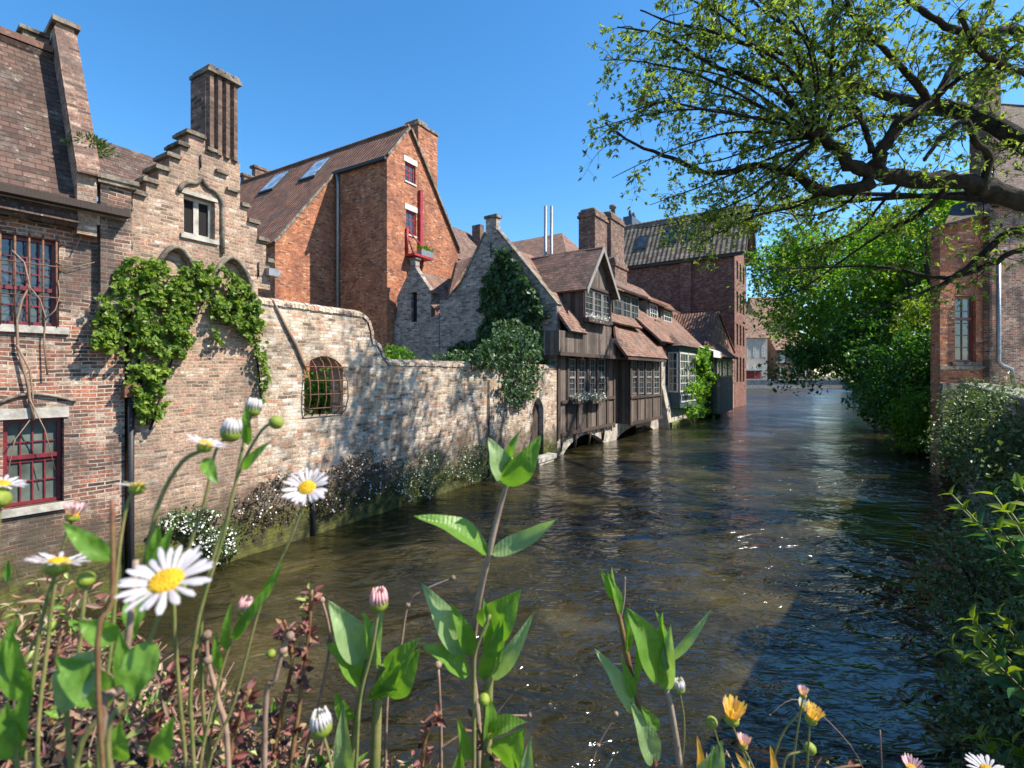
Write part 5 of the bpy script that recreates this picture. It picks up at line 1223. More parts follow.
cushion('small brownish cushion on the wall between the downpipe and the daisy', [(236, 500), (275, 478), (300, 470), (330, 480), (330, 505), (290, 520), (245, 535)], 1400, 60, 2, 'coverdry')
cushion('thick dark cushion at the wall foot below the barred opening', [(320, 470), (370, 450), (392, 462), (392, 490), (350, 510), (318, 515)], 2600, 150, 3, 'coverdry')
cushion('whitish flowering cushion at mid wall left of the tall valerian', [(392, 462), (420, 450), (450, 455), (458, 470), (440, 492), (415, 500), (395, 492)], 2600, 320, 4)
cushion('flowering cushion on the wall nearest the water door', [(455, 452), (475, 442), (495, 445), (500, 465), (485, 482), (462, 480)], 1700, 150, 5)
cushion('small green tuft at the waterline by the doorstep', [(548, 448), (556, 440), (562, 448), (560, 458), (548, 460)], 350, 5, 6)

# ------------------------------------------------------------------ trees
class Tree:
    def __init__(s): s.wood = MB(); s.lc = []; s.ld = []
    def limb(s, pts, r0, r1, n=7):
        # smooth the polyline
        P = [Vector(p) for p in pts]; q = []
        for i in range(len(P) - 1):
            p0, p1, p2, p3 = P[max(0, i - 1)], P[i], P[i + 1], P[min(len(P) - 1, i + 2)]
            for k in range(4):
                t = k / 4; q.append(.5 * ((2 * p1) + (p2 - p0) * t + (2 * p0 - 5 * p1 + 4 * p2 - p3) * t * t + (3 * p1 - p0 - 3 * p2 + p3) * t ** 3))
        q.append(P[-1]); m = len(q)
        q = [p + Vector((random.gauss(0, 1), random.gauss(0, 1), random.gauss(0, 1))) * (r0 + (r1 - r0) * i / m) * .18 for i, p in enumerate(q)]
        tube(s.wood, q, [(r0 + (r1 - r0) * (i / (m - 1)) ** .8) * random.uniform(.9, 1.12) for i in range(m)], n)
        return q
    def rosette(s, p, d, size, k=5):
        for i in range(k):
            e = d + Vector((random.gauss(0, .6), random.gauss(0, .6), random.gauss(-.05, .5))); s.lc.append(p[:]); s.ld.append(e.normalized()[:]); 
    def twigs(s, q, r, n2, L2, droop=.05, leafk=5, start=.15, n3=5, spread=.9):
        m = len(q)
        for _ in range(n2):
            i = int(random.uniform(start, 1) * (m - 2)); p = q[i]; ax = (q[i + 1] - q[i]).normalized()
            d = (ax * .7 + Vector((random.gauss(0, spread), random.gauss(0, spread), random.gauss(.05, spread * .8)))).normalized()
            L = L2 * random.uniform(.45, 1.15); k = 6; pts = [p]
            for j in range(k):
                d = (d + Vector((random.gauss(0, .18), random.gauss(0, .18), random.gauss(-droop, .16)))).normalized(); pts.append(pts[-1] + d * L / k)
            tube(s.wood, pts, [r * (1 - .8 * j / k) for j in range(k + 1)], 4, cap=False)
            for _3 in range(n3):
                j = random.randint(1, k - 1); b = pts[j]; e = (d * .6 + Vector((random.gauss(0, .8), random.gauss(0, .8), random.gauss(0, .7)))).normalized()
                l3 = L * random.uniform(.15, .38); mid = b + e * l3 * .5 + Vector((0, 0, random.gauss(0, .03))); en = b + e * l3 + Vector((0, 0, -droop * l3))
                tube(s.wood, [b, mid, en], [r * .4, r * .3, r * .18], 3, cap=False)
                s.rosette(en, e, 1, leafk); 
                if random.random() < .5: s.rosette(mid, e, 1, leafk - 2)
            s.rosette(pts[-1], d, 1, leafk)
    def build(s, name, label, cat, base, size, lm, wm='bark', group=None, aspect=.42):
        t = thing(name, base, label, cat, group); s.wood.build('trunk', M[wm], t, fix=False)
        mb = MB(); leaves(mb, s.lc, size, dirs=s.ld, aspect=aspect, up=.6); mb.build('crown', M[lm], t, fix=False); return t

def near_tree():
    T = Tree(); A = at
    def L(pts, d0, d1, r0, r1, n=7):
        k = len(pts) - 1; return T.limb([A(x, y, d0 + (d1 - d0) * i / k) for i, (x, y) in enumerate(pts)], r0, r1, n)
    trunk = T.limb([(18.6, 13.2, 3.2), (18.2, 13.3, 5.0), (17.3, 13.4, 6.6), (15.9, 13.3, 8.0)], .62, .4, 12)
    main = L([(1110, 222), (1050, 210), (1000, 192), (955, 180), (905, 178), (870, 170), (848, 165), (840, 150), (820, 137)], 13.3, 12.6, .30, .11, 12)
    kn = 12.6
    up = L([(875, 168), (882, 150), (900, 124), (934, 101)], 12.7, 12.6, .19, .12, 9)
    l = []
    l.append((L([(934, 101), (949, 74), (965, 45), (985, 18), (1000, -15)], 12.6, 13.5, .11, .05), 10))
    l.append((L([(930, 101), (912, 78), (890, 55), (873, 38), (850, 10), (840, -20)], 12.6, 11.0, .10, .03), 12))
    l.append((L([(938, 96), (960, 78), (985, 68), (1010, 50), (1040, 30)], 12.6, 11.5, .06, .03), 6))
    low = L([(872, 182), (845, 190), (822, 190), (785, 171), (752, 166), (713, 174), (674, 159), (635, 144), (605, 123)], 12.9, 14.5, .17, .025)
    l.append((low, 20)); l.append((L([(822, 190), (800, 205), (760, 215), (720, 232), (690, 250)], 13, 15.5, .05, .012), 10))
    l.append((L([(818, 137), (776, 91), (746, 78), (710, 64), (680, 45), (656, 33), (617, 27)], kn, 13.8, .085, .018), 18))
    l.append((L([(818, 137), (800, 129), (755, 118), (710, 111), (665, 102), (630, 112)], kn, 12.2, .06, .015), 14))
    l.append((L([(820, 135), (808, 96), (782, 63), (740, 42), (704, 30), (670, 22), (640, 10)], kn, 12.8, .07, .018), 16))
    l.append((L([(822, 133), (828, 100), (832, 60), (834, 20), (830, -20)], kn, 11.4, .06, .025), 10))
    l.append((L([(826, 130), (836, 95), (847, 54), (860, 20), (880, -10)], kn, 14.5, .055, .02), 10))
    l.append((L([(818, 139), (790, 140), (760, 147), (720, 160), (690, 165)], kn, 16, .05, .015), 12))
    l.append((L([(872, 150), (862, 120), (850, 96), (835, 60), (800, 35), (760, 8), (740, -20)], 12.7, 13.5, .08, .025), 16))
    l.append((L([(868, 130), (850, 110), (820, 92), (800, 92), (770, 92)], 12.7, 11.2, .04, .015), 8))
    l.append((L([(1060, 55), (1024, 32), (985, 34), (955, 30), (925, 12), (900, -5)], 12, 11.5, .15, .05), 14))
    l.append((L([(1070, 90), (1024, 74), (995, 62), (975, 45), (960, 10)], 12, 10.8, .11, .04), 10))
    l.append((L([(1080, 262), (1024, 250), (987, 266), (946, 278), (898, 269), (862, 266), (809, 268), (744, 270)], 13, 14.5, .10, .012), 16))
    l.append((L([(1060, 228), (1010, 232), (975, 262), (940, 285), (900, 300), (860, 318)], 13, 14, .13, .02), 10))
    l.append((L([(950, 184), (930, 205), (912, 218), (880, 235), (850, 255), (800, 290), (770, 300)], 13, 15.5, .09, .012), 14))
    l.append((L([(905, 180), (880, 205), (860, 230), (820, 245), (780, 262)], 12.9, 17, .05, .012), 12))
    l.append((L([(980, 195), (990, 160), (975, 140), (965, 120), (940, 140), (925, 160)], 13, 12, .12, .04), 6))
    l.append((L([(870, 168), (850, 200), (815, 215), (780, 212), (750, 205), (705, 215)], 12.7, 18, .05, .015), 12))
    for k_, (q, n) in enumerate(l): T.twigs(q, .014, int(n * (.75 if k_ >= 15 else 1.1)), 1.5, n3=8, leafk=6, spread=.8)
    T.twigs(main, .02, 14, 1.1, start=.4); T.twigs(up, .02, 8, 1.1)
    # long thin shoots fanning out of the pollarded knob
    for x1, y1, bx, by, dd in ((600, 60, -30, -30, 13.2), (640, -12, -10, -50, 12.4), (700, -25, 10, -50, 13.5), (592, 130, -20, -25, 14.6), (612, 178, -10, -20, 15.5), (650, 205, -20, 10, 16.5), (735, -25, 20, -30, 11.8), (775, -25, 15, -10, 12.9), (800, -25, -10, 0, 14.2), (700, 215, -10, 20, 14), (740, 235, -20, 20, 18), (660, 70, -20, -30, 15), (690, 135, 0, -20, 17), (870, -25, 12, 0, 12), (640, 90, -10, -20, 16)):
        q = L([(818, 138), (818 + (x1 - 818) * .35 + bx, 138 + (y1 - 138) * .35 + by), (818 + (x1 - 818) * .7 + bx * .7, 138 + (y1 - 138) * .7 + by * .7), (x1, y1)], kn, dd, .045, .010); T.twigs(q, .010, 14, 1.25, n3=7, leafk=4, spread=.7, start=.25)
    for pts in ([(14.5, 14.5, 9), (11, 16, 9.8), (8, 18, 9.8), (4.6, 18.5, 9.4)], [(14.5, 15, 9.5), (12, 18.5, 10.4), (9, 21.5, 10.8), (6.4, 23, 10.4)], [(15, 15.5, 10), (15.5, 21, 12), (13.5, 26, 12.6), (11, 30, 12.2)]):
        q = T.limb(pts, .09, .015, 7); T.twigs(q, .013, 24, 1.7, n3=8, leafk=5, spread=.8)
    # higher boughs over the frame and outwards over the canal behind (they throw the dapples on the walls)
    up2 = T.limb([(15.9, 13.3, 8.0), (14.5, 15, 11.5), (12.5, 17.5, 14), (9.5, 20, 16.0)], .34, .08, 8); T.twigs(up2, .02, 50, 2.0, n3=8)
    b = T.limb([(14.5, 15, 11.5), (16, 19, 14), (16, 24, 16), (15, 29, 17)], .2, .05, 7); T.twigs(b, .02, 42, 2.2, n3=8)
    b = T.limb([(12.5, 17.5, 14), (9, 17, 15), (5.5, 16, 15.0)], .12, .03, 6); T.twigs(b, .02, 34, 1.9, n3=8)
    b = T.limb([(15.9, 13.3, 8.0), (15.5, 11, 13), (13.5, 10, 16), (11, 10.5, 18)], .25, .05, 7); T.twigs(b, .02, 26, 2.0, n3=8)
    b = T.limb([(16, 24, 16), (14, 27, 15), (12, 30, 14)], .1, .03, 6); T.twigs(b, .02, 24, 2.0, n3=8)
    T.build('overhanging_tree', 'large gnarled tree leaning in from the right with long thin leafy branches against the sky', 'tree', (18.6, 13.2, 3.2), .14, 'leaf_tree', 'barkmoss')
    # knobs
near_tree()

def round_tree(label, base, cz, r, n, size, mat, sq=(1, 1, 1), shift=(0, 0), seed=0, name='bank_tree', group='trees along the right bank', lobes=16):
    rs = np.random.RandomState(seed + 3); bx, by, bz = base; T = Tree()
    top = Vector((bx + shift[0], by + shift[1], cz)); T.limb([base, ((bx * 2 + top.x) / 3, (by * 2 + top.y) / 3, bz + (cz - bz) * .5), top, top + Vector((0, 0, r * .5))], r * .045, r * .012, 8)
    cs = []
    for i in range(lobes):
        d = rs.normal(size=3); d /= np.linalg.norm(d); d[2] *= .9; c = top + Vector(d * rs.uniform(.45, .8) * r * np.array(sq)); cs.append((c, rs.uniform(.28, .46) * r))
        T.limb([top - Vector((0, 0, r * .5)), (top + c) / 2 + Vector(rs.normal(size=3) * r * .05), c], r * .018, r * .004, 5)
    P = []
    for c, rr in cs:
        k = int(n / lobes); q = rs.normal(size=(k, 3)); q /= np.linalg.norm(q, axis=1)[:, None]; q *= (rs.rand(k, 1) ** .4)
        lump = np.array([1 + .6 * MN.noise(Vector(a) * 2.5 + c) for a in q])[:, None]; P.append(q * lump * rr * np.array([1, 1, .75]) + np.array(c[:]))
    P = np.concatenate(P); keep = np.array([MN.noise(Vector(a) * .9) > -.22 for a in P]); P = P[keep]; P = P[P[:, 2] > .15]
    t = thing(name, base, label, 'tree', group); T.wood.build('trunk', M['bark'], t, fix=False)
    mb = MB(); leaves(mb, P, size, up=.7, aspect=.6); mb.build('crown', M[mat], t, fix=False)
round_tree('tall leafy tree with the broadest crown on the right bank', (41, 50, 3.3), 12.5, 10.5, 38000, .38, 'leaf_bright', shift=(-7.5, -1), seed=1, lobes=32)
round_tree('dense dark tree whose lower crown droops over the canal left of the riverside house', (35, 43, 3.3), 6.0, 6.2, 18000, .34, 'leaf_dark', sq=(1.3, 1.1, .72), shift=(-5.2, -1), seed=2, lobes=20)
round_tree('far leafy tree at the bend in front of the distant houses', (64, 84, 3.3), 10, 9.5, 12000, .6, 'leaf_bright', sq=(1.1, 1, .9), shift=(-5, 0), seed=3, lobes=18)
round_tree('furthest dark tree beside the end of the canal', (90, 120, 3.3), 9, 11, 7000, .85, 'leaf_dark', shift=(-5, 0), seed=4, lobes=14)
round_tree('slim yellow-green sapling in front of the dark tree, left of the riverside house', (25.6, 30, 1.0), 6.3, 2.6, 2600, .24, 'leaf_yel', sq=(.55, .55, 1.1), shift=(-1.2, 0), seed=5, lobes=12)
round_tree('tall green tree behind the riverside house', (33, 38, 3.3), 12, 7.5, 20000, .36, 'leaf_bright', seed=6, shift=(-1.5, 0), lobes=18)
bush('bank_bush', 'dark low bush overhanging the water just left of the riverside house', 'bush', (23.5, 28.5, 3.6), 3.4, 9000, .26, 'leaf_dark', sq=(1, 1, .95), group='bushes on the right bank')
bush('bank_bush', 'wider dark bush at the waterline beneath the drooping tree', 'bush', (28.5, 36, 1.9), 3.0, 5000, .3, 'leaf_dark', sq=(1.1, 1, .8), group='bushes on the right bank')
bush('bank_bush', 'mid-green bush between the sapling and the house plinth', 'bush', (20.5, 25, 1.6), 1.9, 3200, .2, 'leaf_bright', sq=(.8, .9, 1.0), group='bushes on the right bank')

# plants on and over the right quay wall
def wall_plants():
    F = FR
    specs = [(18.2, .25, 3.1, .7, 'cover', 'grey-green tuft on the quay coping nearest the riverside house', 60),
             (14.8, .3, 3.15, .85, 'cover', 'grey-green flowering cushion second from the house on the quay wall', 90),
             (11.6, .35, 2.8, 1.05, 'cover', 'brownish straggly cushion halfway along the quay wall', 40),
             (9.0, .35, 3.0, .85, 'cover', 'dense grey cushion hanging from the quay coping at mid frame', 90),
             (7.2, .5, 1.6, 1.0, 'cover', 'dark trailing cushion low on the quay wall', 60),
             (5.8, .3, 2.6, .75, 'cover', 'whitish flowering cushion above the leafy valerian', 90),
             (4.6, .45, 1.5, .9, 'cover', 'dark dry mat behind the leafy valerian on the quay wall', 120),
             (3.3, .3, 1.3, .8, 'cover', 'dark dry mat low at the right edge by the near quay wall', 80)]
    for u, v, z, r, m, lab, fl in specs:
        p = F.P(u, v - .25, z); bush('quay_cushion', lab, 'plant', p, r, int(5600 * r), .06, m, sq=(1.1, .8, 1.0), group='cushions on the right quay wall', flowers=fl)
wall_plants()

# ------------------------------------------------------------------ foreground plants on the bridge parapet
def leaf_mesh(mb, base, tip, width, nrm, bend=.12, cup=.18, tipw=0.0, seg=10):
    """lanceolate leaf with midrib fold and curl"""
    base, tip = Vector(base), Vector(tip); d = tip - base; L = d.length; d.normalize(); nrm = Vector(nrm); nrm = (nrm - d * nrm.dot(d)).normalized(); s = d.cross(nrm)
    vs = []; fs = []; W = 6
    for i in range(seg + 1):
        t = i / seg; w_ = width * .46 * (math.sin(math.pi * t ** .72) ** .85 * (1 - .25 * t ** 3) + .05 * (1 - t)) if 0 < t < 1 else width * (.03 if t == 0 else .002)
        c = base + d * L * t + nrm * bend * L * math.sin(math.pi * t) 
        for k in range(W + 1):
            a = (k / W) * 2 - 1; h = cup * w_ * (abs(a) ** 1.3) - .05 * width * math.exp(-(a * 6) ** 2) * .5 + .03 * width * math.sin(t * 14 + a * 2)
            vs.append(c + s * a * w_ + nrm * h)
    for i in range(seg):
        for k in range(W): q = i * (W + 1) + k; fs.append((q, q + 1, q + W + 2, q + W + 1))
    mb.add(vs, fs, True)
def smooth_tube(mb, pts, r0, r1, n=8):
    P = [Vector(p) for p in pts]; q = []
    for i in range(len(P) - 1):
        p0, p1, p2, p3 = P[max(0, i - 1)], P[i], P[i + 1], P[min(len(P) - 1, i + 2)]
        for k in range(5):
            t = k / 5; q.append(.5 * ((2 * p1) + (p2 - p0) * t + (2 * p0 - 5 * p1 + 4 * p2 - p3) * t * t + (3 * p1 - p0 - 3 * p2 + p3) * t ** 3))
    q.append(P[-1]); tube(mb, q, [r0 + (r1 - r0) * i / (len(q) - 1) for i in range(len(q))], n)
def stems_part(t, lst, mat):
    for pts, r0, r1 in lst:
        mb = MB(); smooth_tube(mb, pts, r0, r1); mb.build('stem', M[mat], t)
def leaf_part(t, base, tip, width, nrm=(0.2, -1, .5), mat='val', bend=.12, cup=.25, seg=12):
    mb = MB(); leaf_mesh(mb, base, tip, width, nrm, bend, cup, seg=seg); return mb.build('leaf', M[mat], t, fix=False)
def daisy(t, c, axis, R, petal='petal', openn=1.0, n=26, name='flower'):
    """flower head: calyx cup > petals, disc"""
    c = Vector(c); axis = Vector(axis).normalized(); a = axis.orthogonal().normalized(); b = axis.cross(a)
    mb = MB(); sphere(mb, c - axis * R * .16, R * .36, (1, 1, .75), 12, 8, .08, axis); head = mb.build(name, M['calyx'], t)
    mb = MB(); rd = R * .34
    sphere(mb, c + axis * R * .02, rd, (1, 1, .45), 14, 8, .12, axis)
    for k in range(60):
        th = k * 2.39996; rr = rd * math.sqrt(k / 60) * .95; p = c + (a * math.cos(th) + b * math.sin(th)) * rr + axis * (R * .02 + rd * .45 * math.sqrt(max(0, 1 - (rr / rd) ** 2)))
        sphere(mb, p, rd * .085, n=5, m=4)
    mb.build('disc', M['disc'], head)
    mb = MB()
    for k in range(n):
        th = 2 * math.pi * k / n + random.gauss(0, .05); L = R * random.uniform(.86, 1.05); el = openn * random.uniform(.85, 1.1)
        rad = a * math.cos(th) + b * math.sin(th); d = (rad * math.sin(el) + axis * math.cos(el)).normalized(); tn = axis.cross(rad)
        p0 = c + rad * rd * .8; wd = R * .078 * random.uniform(.8, 1.2); up = d.cross(tn).normalized()
        vs = []
        for i in range(5):
            s_ = i / 4; ww = wd * (.45 + .75 * s_ if s_ < .8 else .75) * (1 if i < 4 else .55); q = p0 + d * (L - rd * .8) * s_ - axis * R * .12 * s_ * s_ * (1 if openn > 1 else -.5) + up * random.gauss(0, R * .008)
            vs += [q - tn * ww, q + up * ww * .35, q + tn * ww]
        fs = []
        for i in range(4): o = i * 3; fs += [(o, o + 1, o + 4, o + 3), (o + 1, o + 2, o + 5, o + 4)]
        mb.add(vs, fs, True)
    mb.build('petals', M[petal], head, fix=False)
    return head
def bud(t, c, axis, R, tipmat='petal', name='bud'):
    c = Vector(c); axis = Vector(axis).normalized()
    mb = MB(); sphere(mb, c, R, (1, 1, .95), 12, 8, .06, axis); h = mb.build(name, M['calyx'], t)
    if tipmat:
        a = axis.orthogonal().normalized(); b = axis.cross(a); mb = MB()
        for k in range(16):
            th = 2 * math.pi * k / 16; rad = a * math.cos(th) + b * math.sin(th); p0 = c + axis * R * .15 + rad * R * .92; p1 = c + axis * R * random.uniform(1.3, 1.6) + rad * R * random.uniform(.45, .75)
            tube(mb, [p0, (p0 + p1) / 2 + rad * R * .05, p1], [R * .10, R * .17, R * .08], 5)
        mb.build('petal_tips', M[tipmat], h)
    return h

PTOP = CAMZ - .345
def heap(x, y):
    px = 512 + FPX * x / max(y, .1); f = max(0, min(1, (430 - px) / 330)); e = math.sin(math.pi * max(0, min(1, (y - .11) / .33))) ** .6
    return e * f ** 1.1 * .165 * max(.3, min(1, y / .36))
def parapet():
    t = thing('bridge_parapet', (-.6, .3, -.5), 'stone bridge parapet hidden under the flowers at the bottom of the picture', 'parapet')
    mb = MB(); box(mb, FW, -3.5, 1.25, .14, .40, -.6, PTOP - .07); mb.build('wall', M['wall'], t)
    mb = MB(); box(mb, FW, -3.55, 1.25, .10, .43, PTOP - .068, PTOP - .012); mb.build('coping', M['stone'], t)
    # soil and moss heaped on the coping
    mb = MB(); nx, ny = 90, 16; vs = []
    for i in range(nx + 1):
        for j in range(ny + 1):
            x = -1.6 + 2.5 * i / nx; y = .11 + .31 * j / ny; e = math.sin(math.pi * j / ny) ** .5
            vs.append((x, y, PTOP - .02 + e * (.02 + .02 * MN.noise(Vector((x * 9, y * 9, 0)))) + heap(x, y)))
    mb.add(vs, [(i * (ny + 1) + j, (i + 1) * (ny + 1) + j, (i + 1) * (ny + 1) + j + 1, i * (ny + 1) + j + 1) for i in range(nx) for j in range(ny)], True)
    tag(mb.build('soil', M['soil']), kind='stuff')
parapet()

def tangle():
    mb = MB(); rs = random.Random(5)
    for k in range(420):
        D = rs.uniform(.2, .42); px = rs.uniform(-60, 470) if k < 360 else rs.uniform(470, 900); x = (px - 512) / FPX * D; z = PTOP + heap(x, D) - .01
        p = Vector((x, D, z)); d = Vector((rs.gauss(0, .8), rs.gauss(0, .4), abs(rs.gauss(.5, .5)))).normalized(); L = rs.uniform(.02, .06) if px < 470 else rs.uniform(.01, .025); pts = [p]
        for j in range(4): d = (d + Vector((rs.gauss(0, .2), rs.gauss(0, .2), rs.gauss(-.05, .2)))).normalized(); pts.append(pts[-1] + d * L / 4)
        tube(mb, pts, [.0008 * (1 - .15 * j) for j in range(5)], 4)
    tag(mb.build('tangled_dry_stems', M['twig'], fix=False), kind='stuff')
def foreground():
    A = at
    G = 'foreground plants on the parapet'
    # --- tall valerian stem in the centre
    D = .36; t = thing('valerian', (A(450, 760, D).x, D, PTOP), 'tall single valerian stem with paired pointed leaves rising in front of the canal', 'plant')
    stems_part(t, [([A(480, 860, .41), A(478, 730, .405), A(472, 665, .395), A(477, 610, .375), A(489, 553, .36), A(497, 520, .36), A(506, 485, .36)], .0031, .0017)], 'stem_pk')
    leaf_part(t, A(488, 554, D), A(414, 516, D - .015), .021, (.1, -.6, 1), 'val', .12, .3)
    leaf_part(t, A(490, 554, D), A(558, 518, D - .02), .0155, (-.3, -.8, .8), 'val_pale', -.10, .4)
    leaf_part(t, A(505, 484, D), A(488, 437, D), .0195, (.7, -1, .1), 'val_pale', .08, .2)
    leaf_part(t, A(504, 485, D), A(541, 435, D - .01), .021, (.5, -1, .35), 'val', .12, .25)
    leaf_part(t, A(509, 470, D + .005), A(521, 430, D), .0095, (-.8, -.8, .2), 'val', .1, .5)
    for x, y in ((506, 466), (511, 461), (509, 473), (514, 466), (504, 472)): mb = MB(); sphere(mb, A(x, y, D), .0022, (1, 1, 1.4), 8, 6); mb.build('flower_bud', M['calyx'], t)
    # --- valerian left of centre (5 broad leaves around a stem with closed daisy)
    D = .36; t = thing('valerian', (A(365, 760, D).x, D, PTOP), 'low valerian rosette with broad leaves, left of the tall stem', 'plant')
    stems_part(t, [([A(345, 850, D), A(352, 760, D), A(360, 700, D), A(368, 660, D)], .003, .0022)], 'stem'); stems_part(t, [([A(372, 850, D), A(376, 740, D), A(378, 690, D), A(384, 665, D)], .004, .003)], 'stem')
    for b, tp, w_, nm, m in (((365, 662), (328, 600), .024, (.5, -1, .5), 'val_pale'), ((362, 682), (326, 643), .024, (.2, -.5, 1), 'val'), ((372, 665), (362, 610), .012, (.9, -.7, .2), 'val'), ((377, 668), (384, 606), .015, (-.4, -1, .2), 'val_pale'),
                             ((388, 680), (421, 637), .020, (-.2, -1, .7), 'val'), ((386, 695), (420, 648), .023, (.2, -1, .2), 'val'), ((375, 700), (394, 655), .014, (.4, -1, .3), 'val'), ((366, 700), (398, 690), .012, (0, -.5, 1), 'val'), ((352, 720), (335, 690), .012, (0, -1, .3), 'val'), ((350, 790), (344, 700), .016, (0, -1, .3), 'val_pale')):
        leaf_part(t, A(*b, D), A(*tp, D - .01), w_, nm, m, .1, .3)
    t = thing('fleabane', (A(357, 768, .33).x, .33, PTOP), 'closed pinkish fleabane bud on a thin stem above the low valerian rosette', 'flower')
    stems_part(t, [([A(350, 860, .33), A(356, 768, .33), A(360, 700, .33), A(372, 650, .33), A(378, 612, .33)], .0013, .001)], 'stem'); bud(t, A(379, 603, .33), (0, -.1, 1), .0062, 'petal_pk')
    # --- valerian right of the tall stem
    D = .38; t = thing('valerian', (A(485, 768, D).x, D, PTOP), 'bushy valerian shoot with many narrow leaves just right of the tall stem', 'plant')
    stems_part(t, [([A(482, 860, D), A(486, 768, D), A(488, 700, D), A(490, 660, D), A(494, 632, D)], .0045, .0028)], 'stem'); stems_part(t, [([A(472, 860, D - .02), A(474, 760, D - .02), A(474, 680, D - .02), A(476, 650, D - .02), A(490, 615, D - .02)], .0016, .0012)], 'stem')
    for b, tp, w_, nm, m, cp in (((463, 655), (421, 582), .021, (.6, -1, .2), 'val_pale', .2), ((472, 655), (450, 602), .014, (.5, -1, .2), 'val', .3), ((468, 675), (421, 645), .020, (0, -.6, 1), 'val', .3), ((487, 632), (521, 590), .030, (-.2, -1, .2), 'val', .5),
                                 ((484, 660), (483, 597), .010, (.8, -1, 0), 'val', .3), ((490, 680), (534, 612), .014, (.2, -1, .4), 'val_pale', .4), ((490, 675), (510, 612), .012, (-.3, -1, .2), 'val', .3), ((482, 680), (500, 620), .012, (0, -1, .3), 'val', .3),
                                 ((488, 735), (527, 722), .018, (0, -.4, 1), 'val', .3), ((500, 760), (525, 728), .026, (0, -1, .5), 'val', .3), ((486, 740), (486, 690), .014, (.8, -1, .1), 'val', .3), ((470, 760), (457, 715), .010, (.3, -1, .1), 'val', .3), ((520, 800), (531, 735), .014, (0, -1, .3), 'val_pale', .3), ((455, 800), (462, 745), .016, (0, -1, .3), 'val', .3)):
        leaf_part(t, A(*b, D), A(*tp, D - .012), w_, nm, m, .09, cp)
    mb = MB(); sphere(mb, A(493, 628, D), .0030, (1, 1, 1), 8, 6); mb.build('flower_bud', M['calyx'], t); mb = MB(); sphere(mb, A(484, 700, D - .02), .0045, (1, 1, 1), 8, 6); mb.build('flower_bud', M['calyx'], t)
    # --- valerian at right with leaning bud stem
    D = .42; t = thing('valerian', (A(655, 768, D).x, D, PTOP), 'valerian plant with upright pale leaves and leaning budded stem, right of centre', 'plant')
    stems_part(t, [([A(668, 860, D), A(655, 770, D), A(645, 725, D), A(632, 680, D), A(624, 640, D), A(618, 612, D), A(610, 588, D)], .0036, .0016)], 'stem_red'); stems_part(t, [([A(690, 860, D), A(680, 768, D), A(672, 715, D), A(667, 690, D)], .0032, .0024)], 'stem_pk')
    stems_part(t, [([A(620, 618, D), A(624, 600, D), A(625, 577, D)], .0012, .0006)], 'stem_pk')
    for b, tp, w_, nm, m in (((665, 680), (626, 607), .033, (.3, -1, .3), 'val'), ((667, 672), (655, 610), .012, (.9, -.6, 0), 'val'), ((668, 672), (663, 610), .010, (-.9, -.6, 0), 'val'), ((668, 690), (671, 624), .014, (-.6, -1, .1), 'val_pale'), ((668, 662), (712, 608), .0085, (0, -1, .4), 'val_pale'),
                             ((634, 713), (594, 648), .017, (.7, -1, .2), 'val_pale'), ((655, 765), (630, 700), .020, (.3, -1, .2), 'val_pale'), ((658, 730), (640, 705), .011, (0, -1, .5), 'val'), ((620, 615), (607, 572), .010, (.7, -1, 0), 'val'), ((614, 600), (600, 568), .008, (.2, -1, 0), 'leafy'), ((614, 598), (612, 566), .006, (-.5, -1, 0), 'val_pale'),
                             ((627, 655), (624, 610), .009, (.6, -1, 0), 'val'), ((633, 690), (635, 620), .009, (.6, -1, 0), 'val'), ((634, 700), (620, 655), .009, (.3, -1, 0), 'val'), ((664, 690), (660, 656), .008, (0, -1, 0), 'val'), ((697, 790), (722, 740), .026, (0, -1, .4), 'val_pale'), ((705, 800), (712, 744), .014, (.4, -1, .1), 'val')):
        leaf_part(t, A(*b, D), A(*tp, D - .01), w_, nm, 'val' if m == 'leafy' else m, .07, .3)
    # --- fleabane flowers: (label, stem px list, depth, head kind, params)
    def fl(label, pts, D, kind, R, axis, petal='petal', op=1.35, leaves_=(), mat='stem', r=.0011, cat='flower'):
        t = thing('fleabane', (A(*pts[0], D).x, D, PTOP), label, cat)
        bx_ = A(*pts[0], D); root = Vector((bx_.x, D + .03, PTOP - .01))
        stems_part(t, [([root] + [A(x, y, D) for x, y in pts], r * .95, r * .62)], mat)
        c = A(*pts[-1], D) + Vector(axis).normalized() * R * .3
        if kind == 'daisy': daisy(t, c, axis, R, petal, op)
        elif kind == 'half': daisy(t, c, axis, R, petal, op, 24)
        else: bud(t, c, axis, R, petal)
        for b, tp, w_, m in leaves_: leaf_part(t, A(*b, D), A(*tp, D - .005), w_, (.3, -1, .4), m, .1, .3)
        return t
    fl('largest white daisy-like fleabane with yellow centre, low at the left', [(110, 790), (128, 700), (150, 640), (165, 600), (170, 592)], .17, 'daisy', .0155, (.05, -.45, 1), op=1.22, leaves_=[((150, 640), (133, 700), .012, 'val')], r=.001)
    fl('white fleabane seen from the side on an arching stem in front of the vine wall', [(75, 800), (110, 700), (132, 620), (148, 550), (160, 500), (182, 462), (203, 450)], .21, 'daisy', .0085, (.35, .1, 1), op=1.15, leaves_=[((205, 458), (218, 485), .006, 'val'), ((140, 590), (133, 640), .009, 'val'), ((157, 570), (160, 522), .007, 'val')], r=.0014)
    fl('drooping half-open white fleabane left of the arching stem', [(100, 790), (112, 640), (118, 560), (127, 505), (137, 492)], .24, 'daisy', .0095, (-.1, .2, 1), op=1.2)
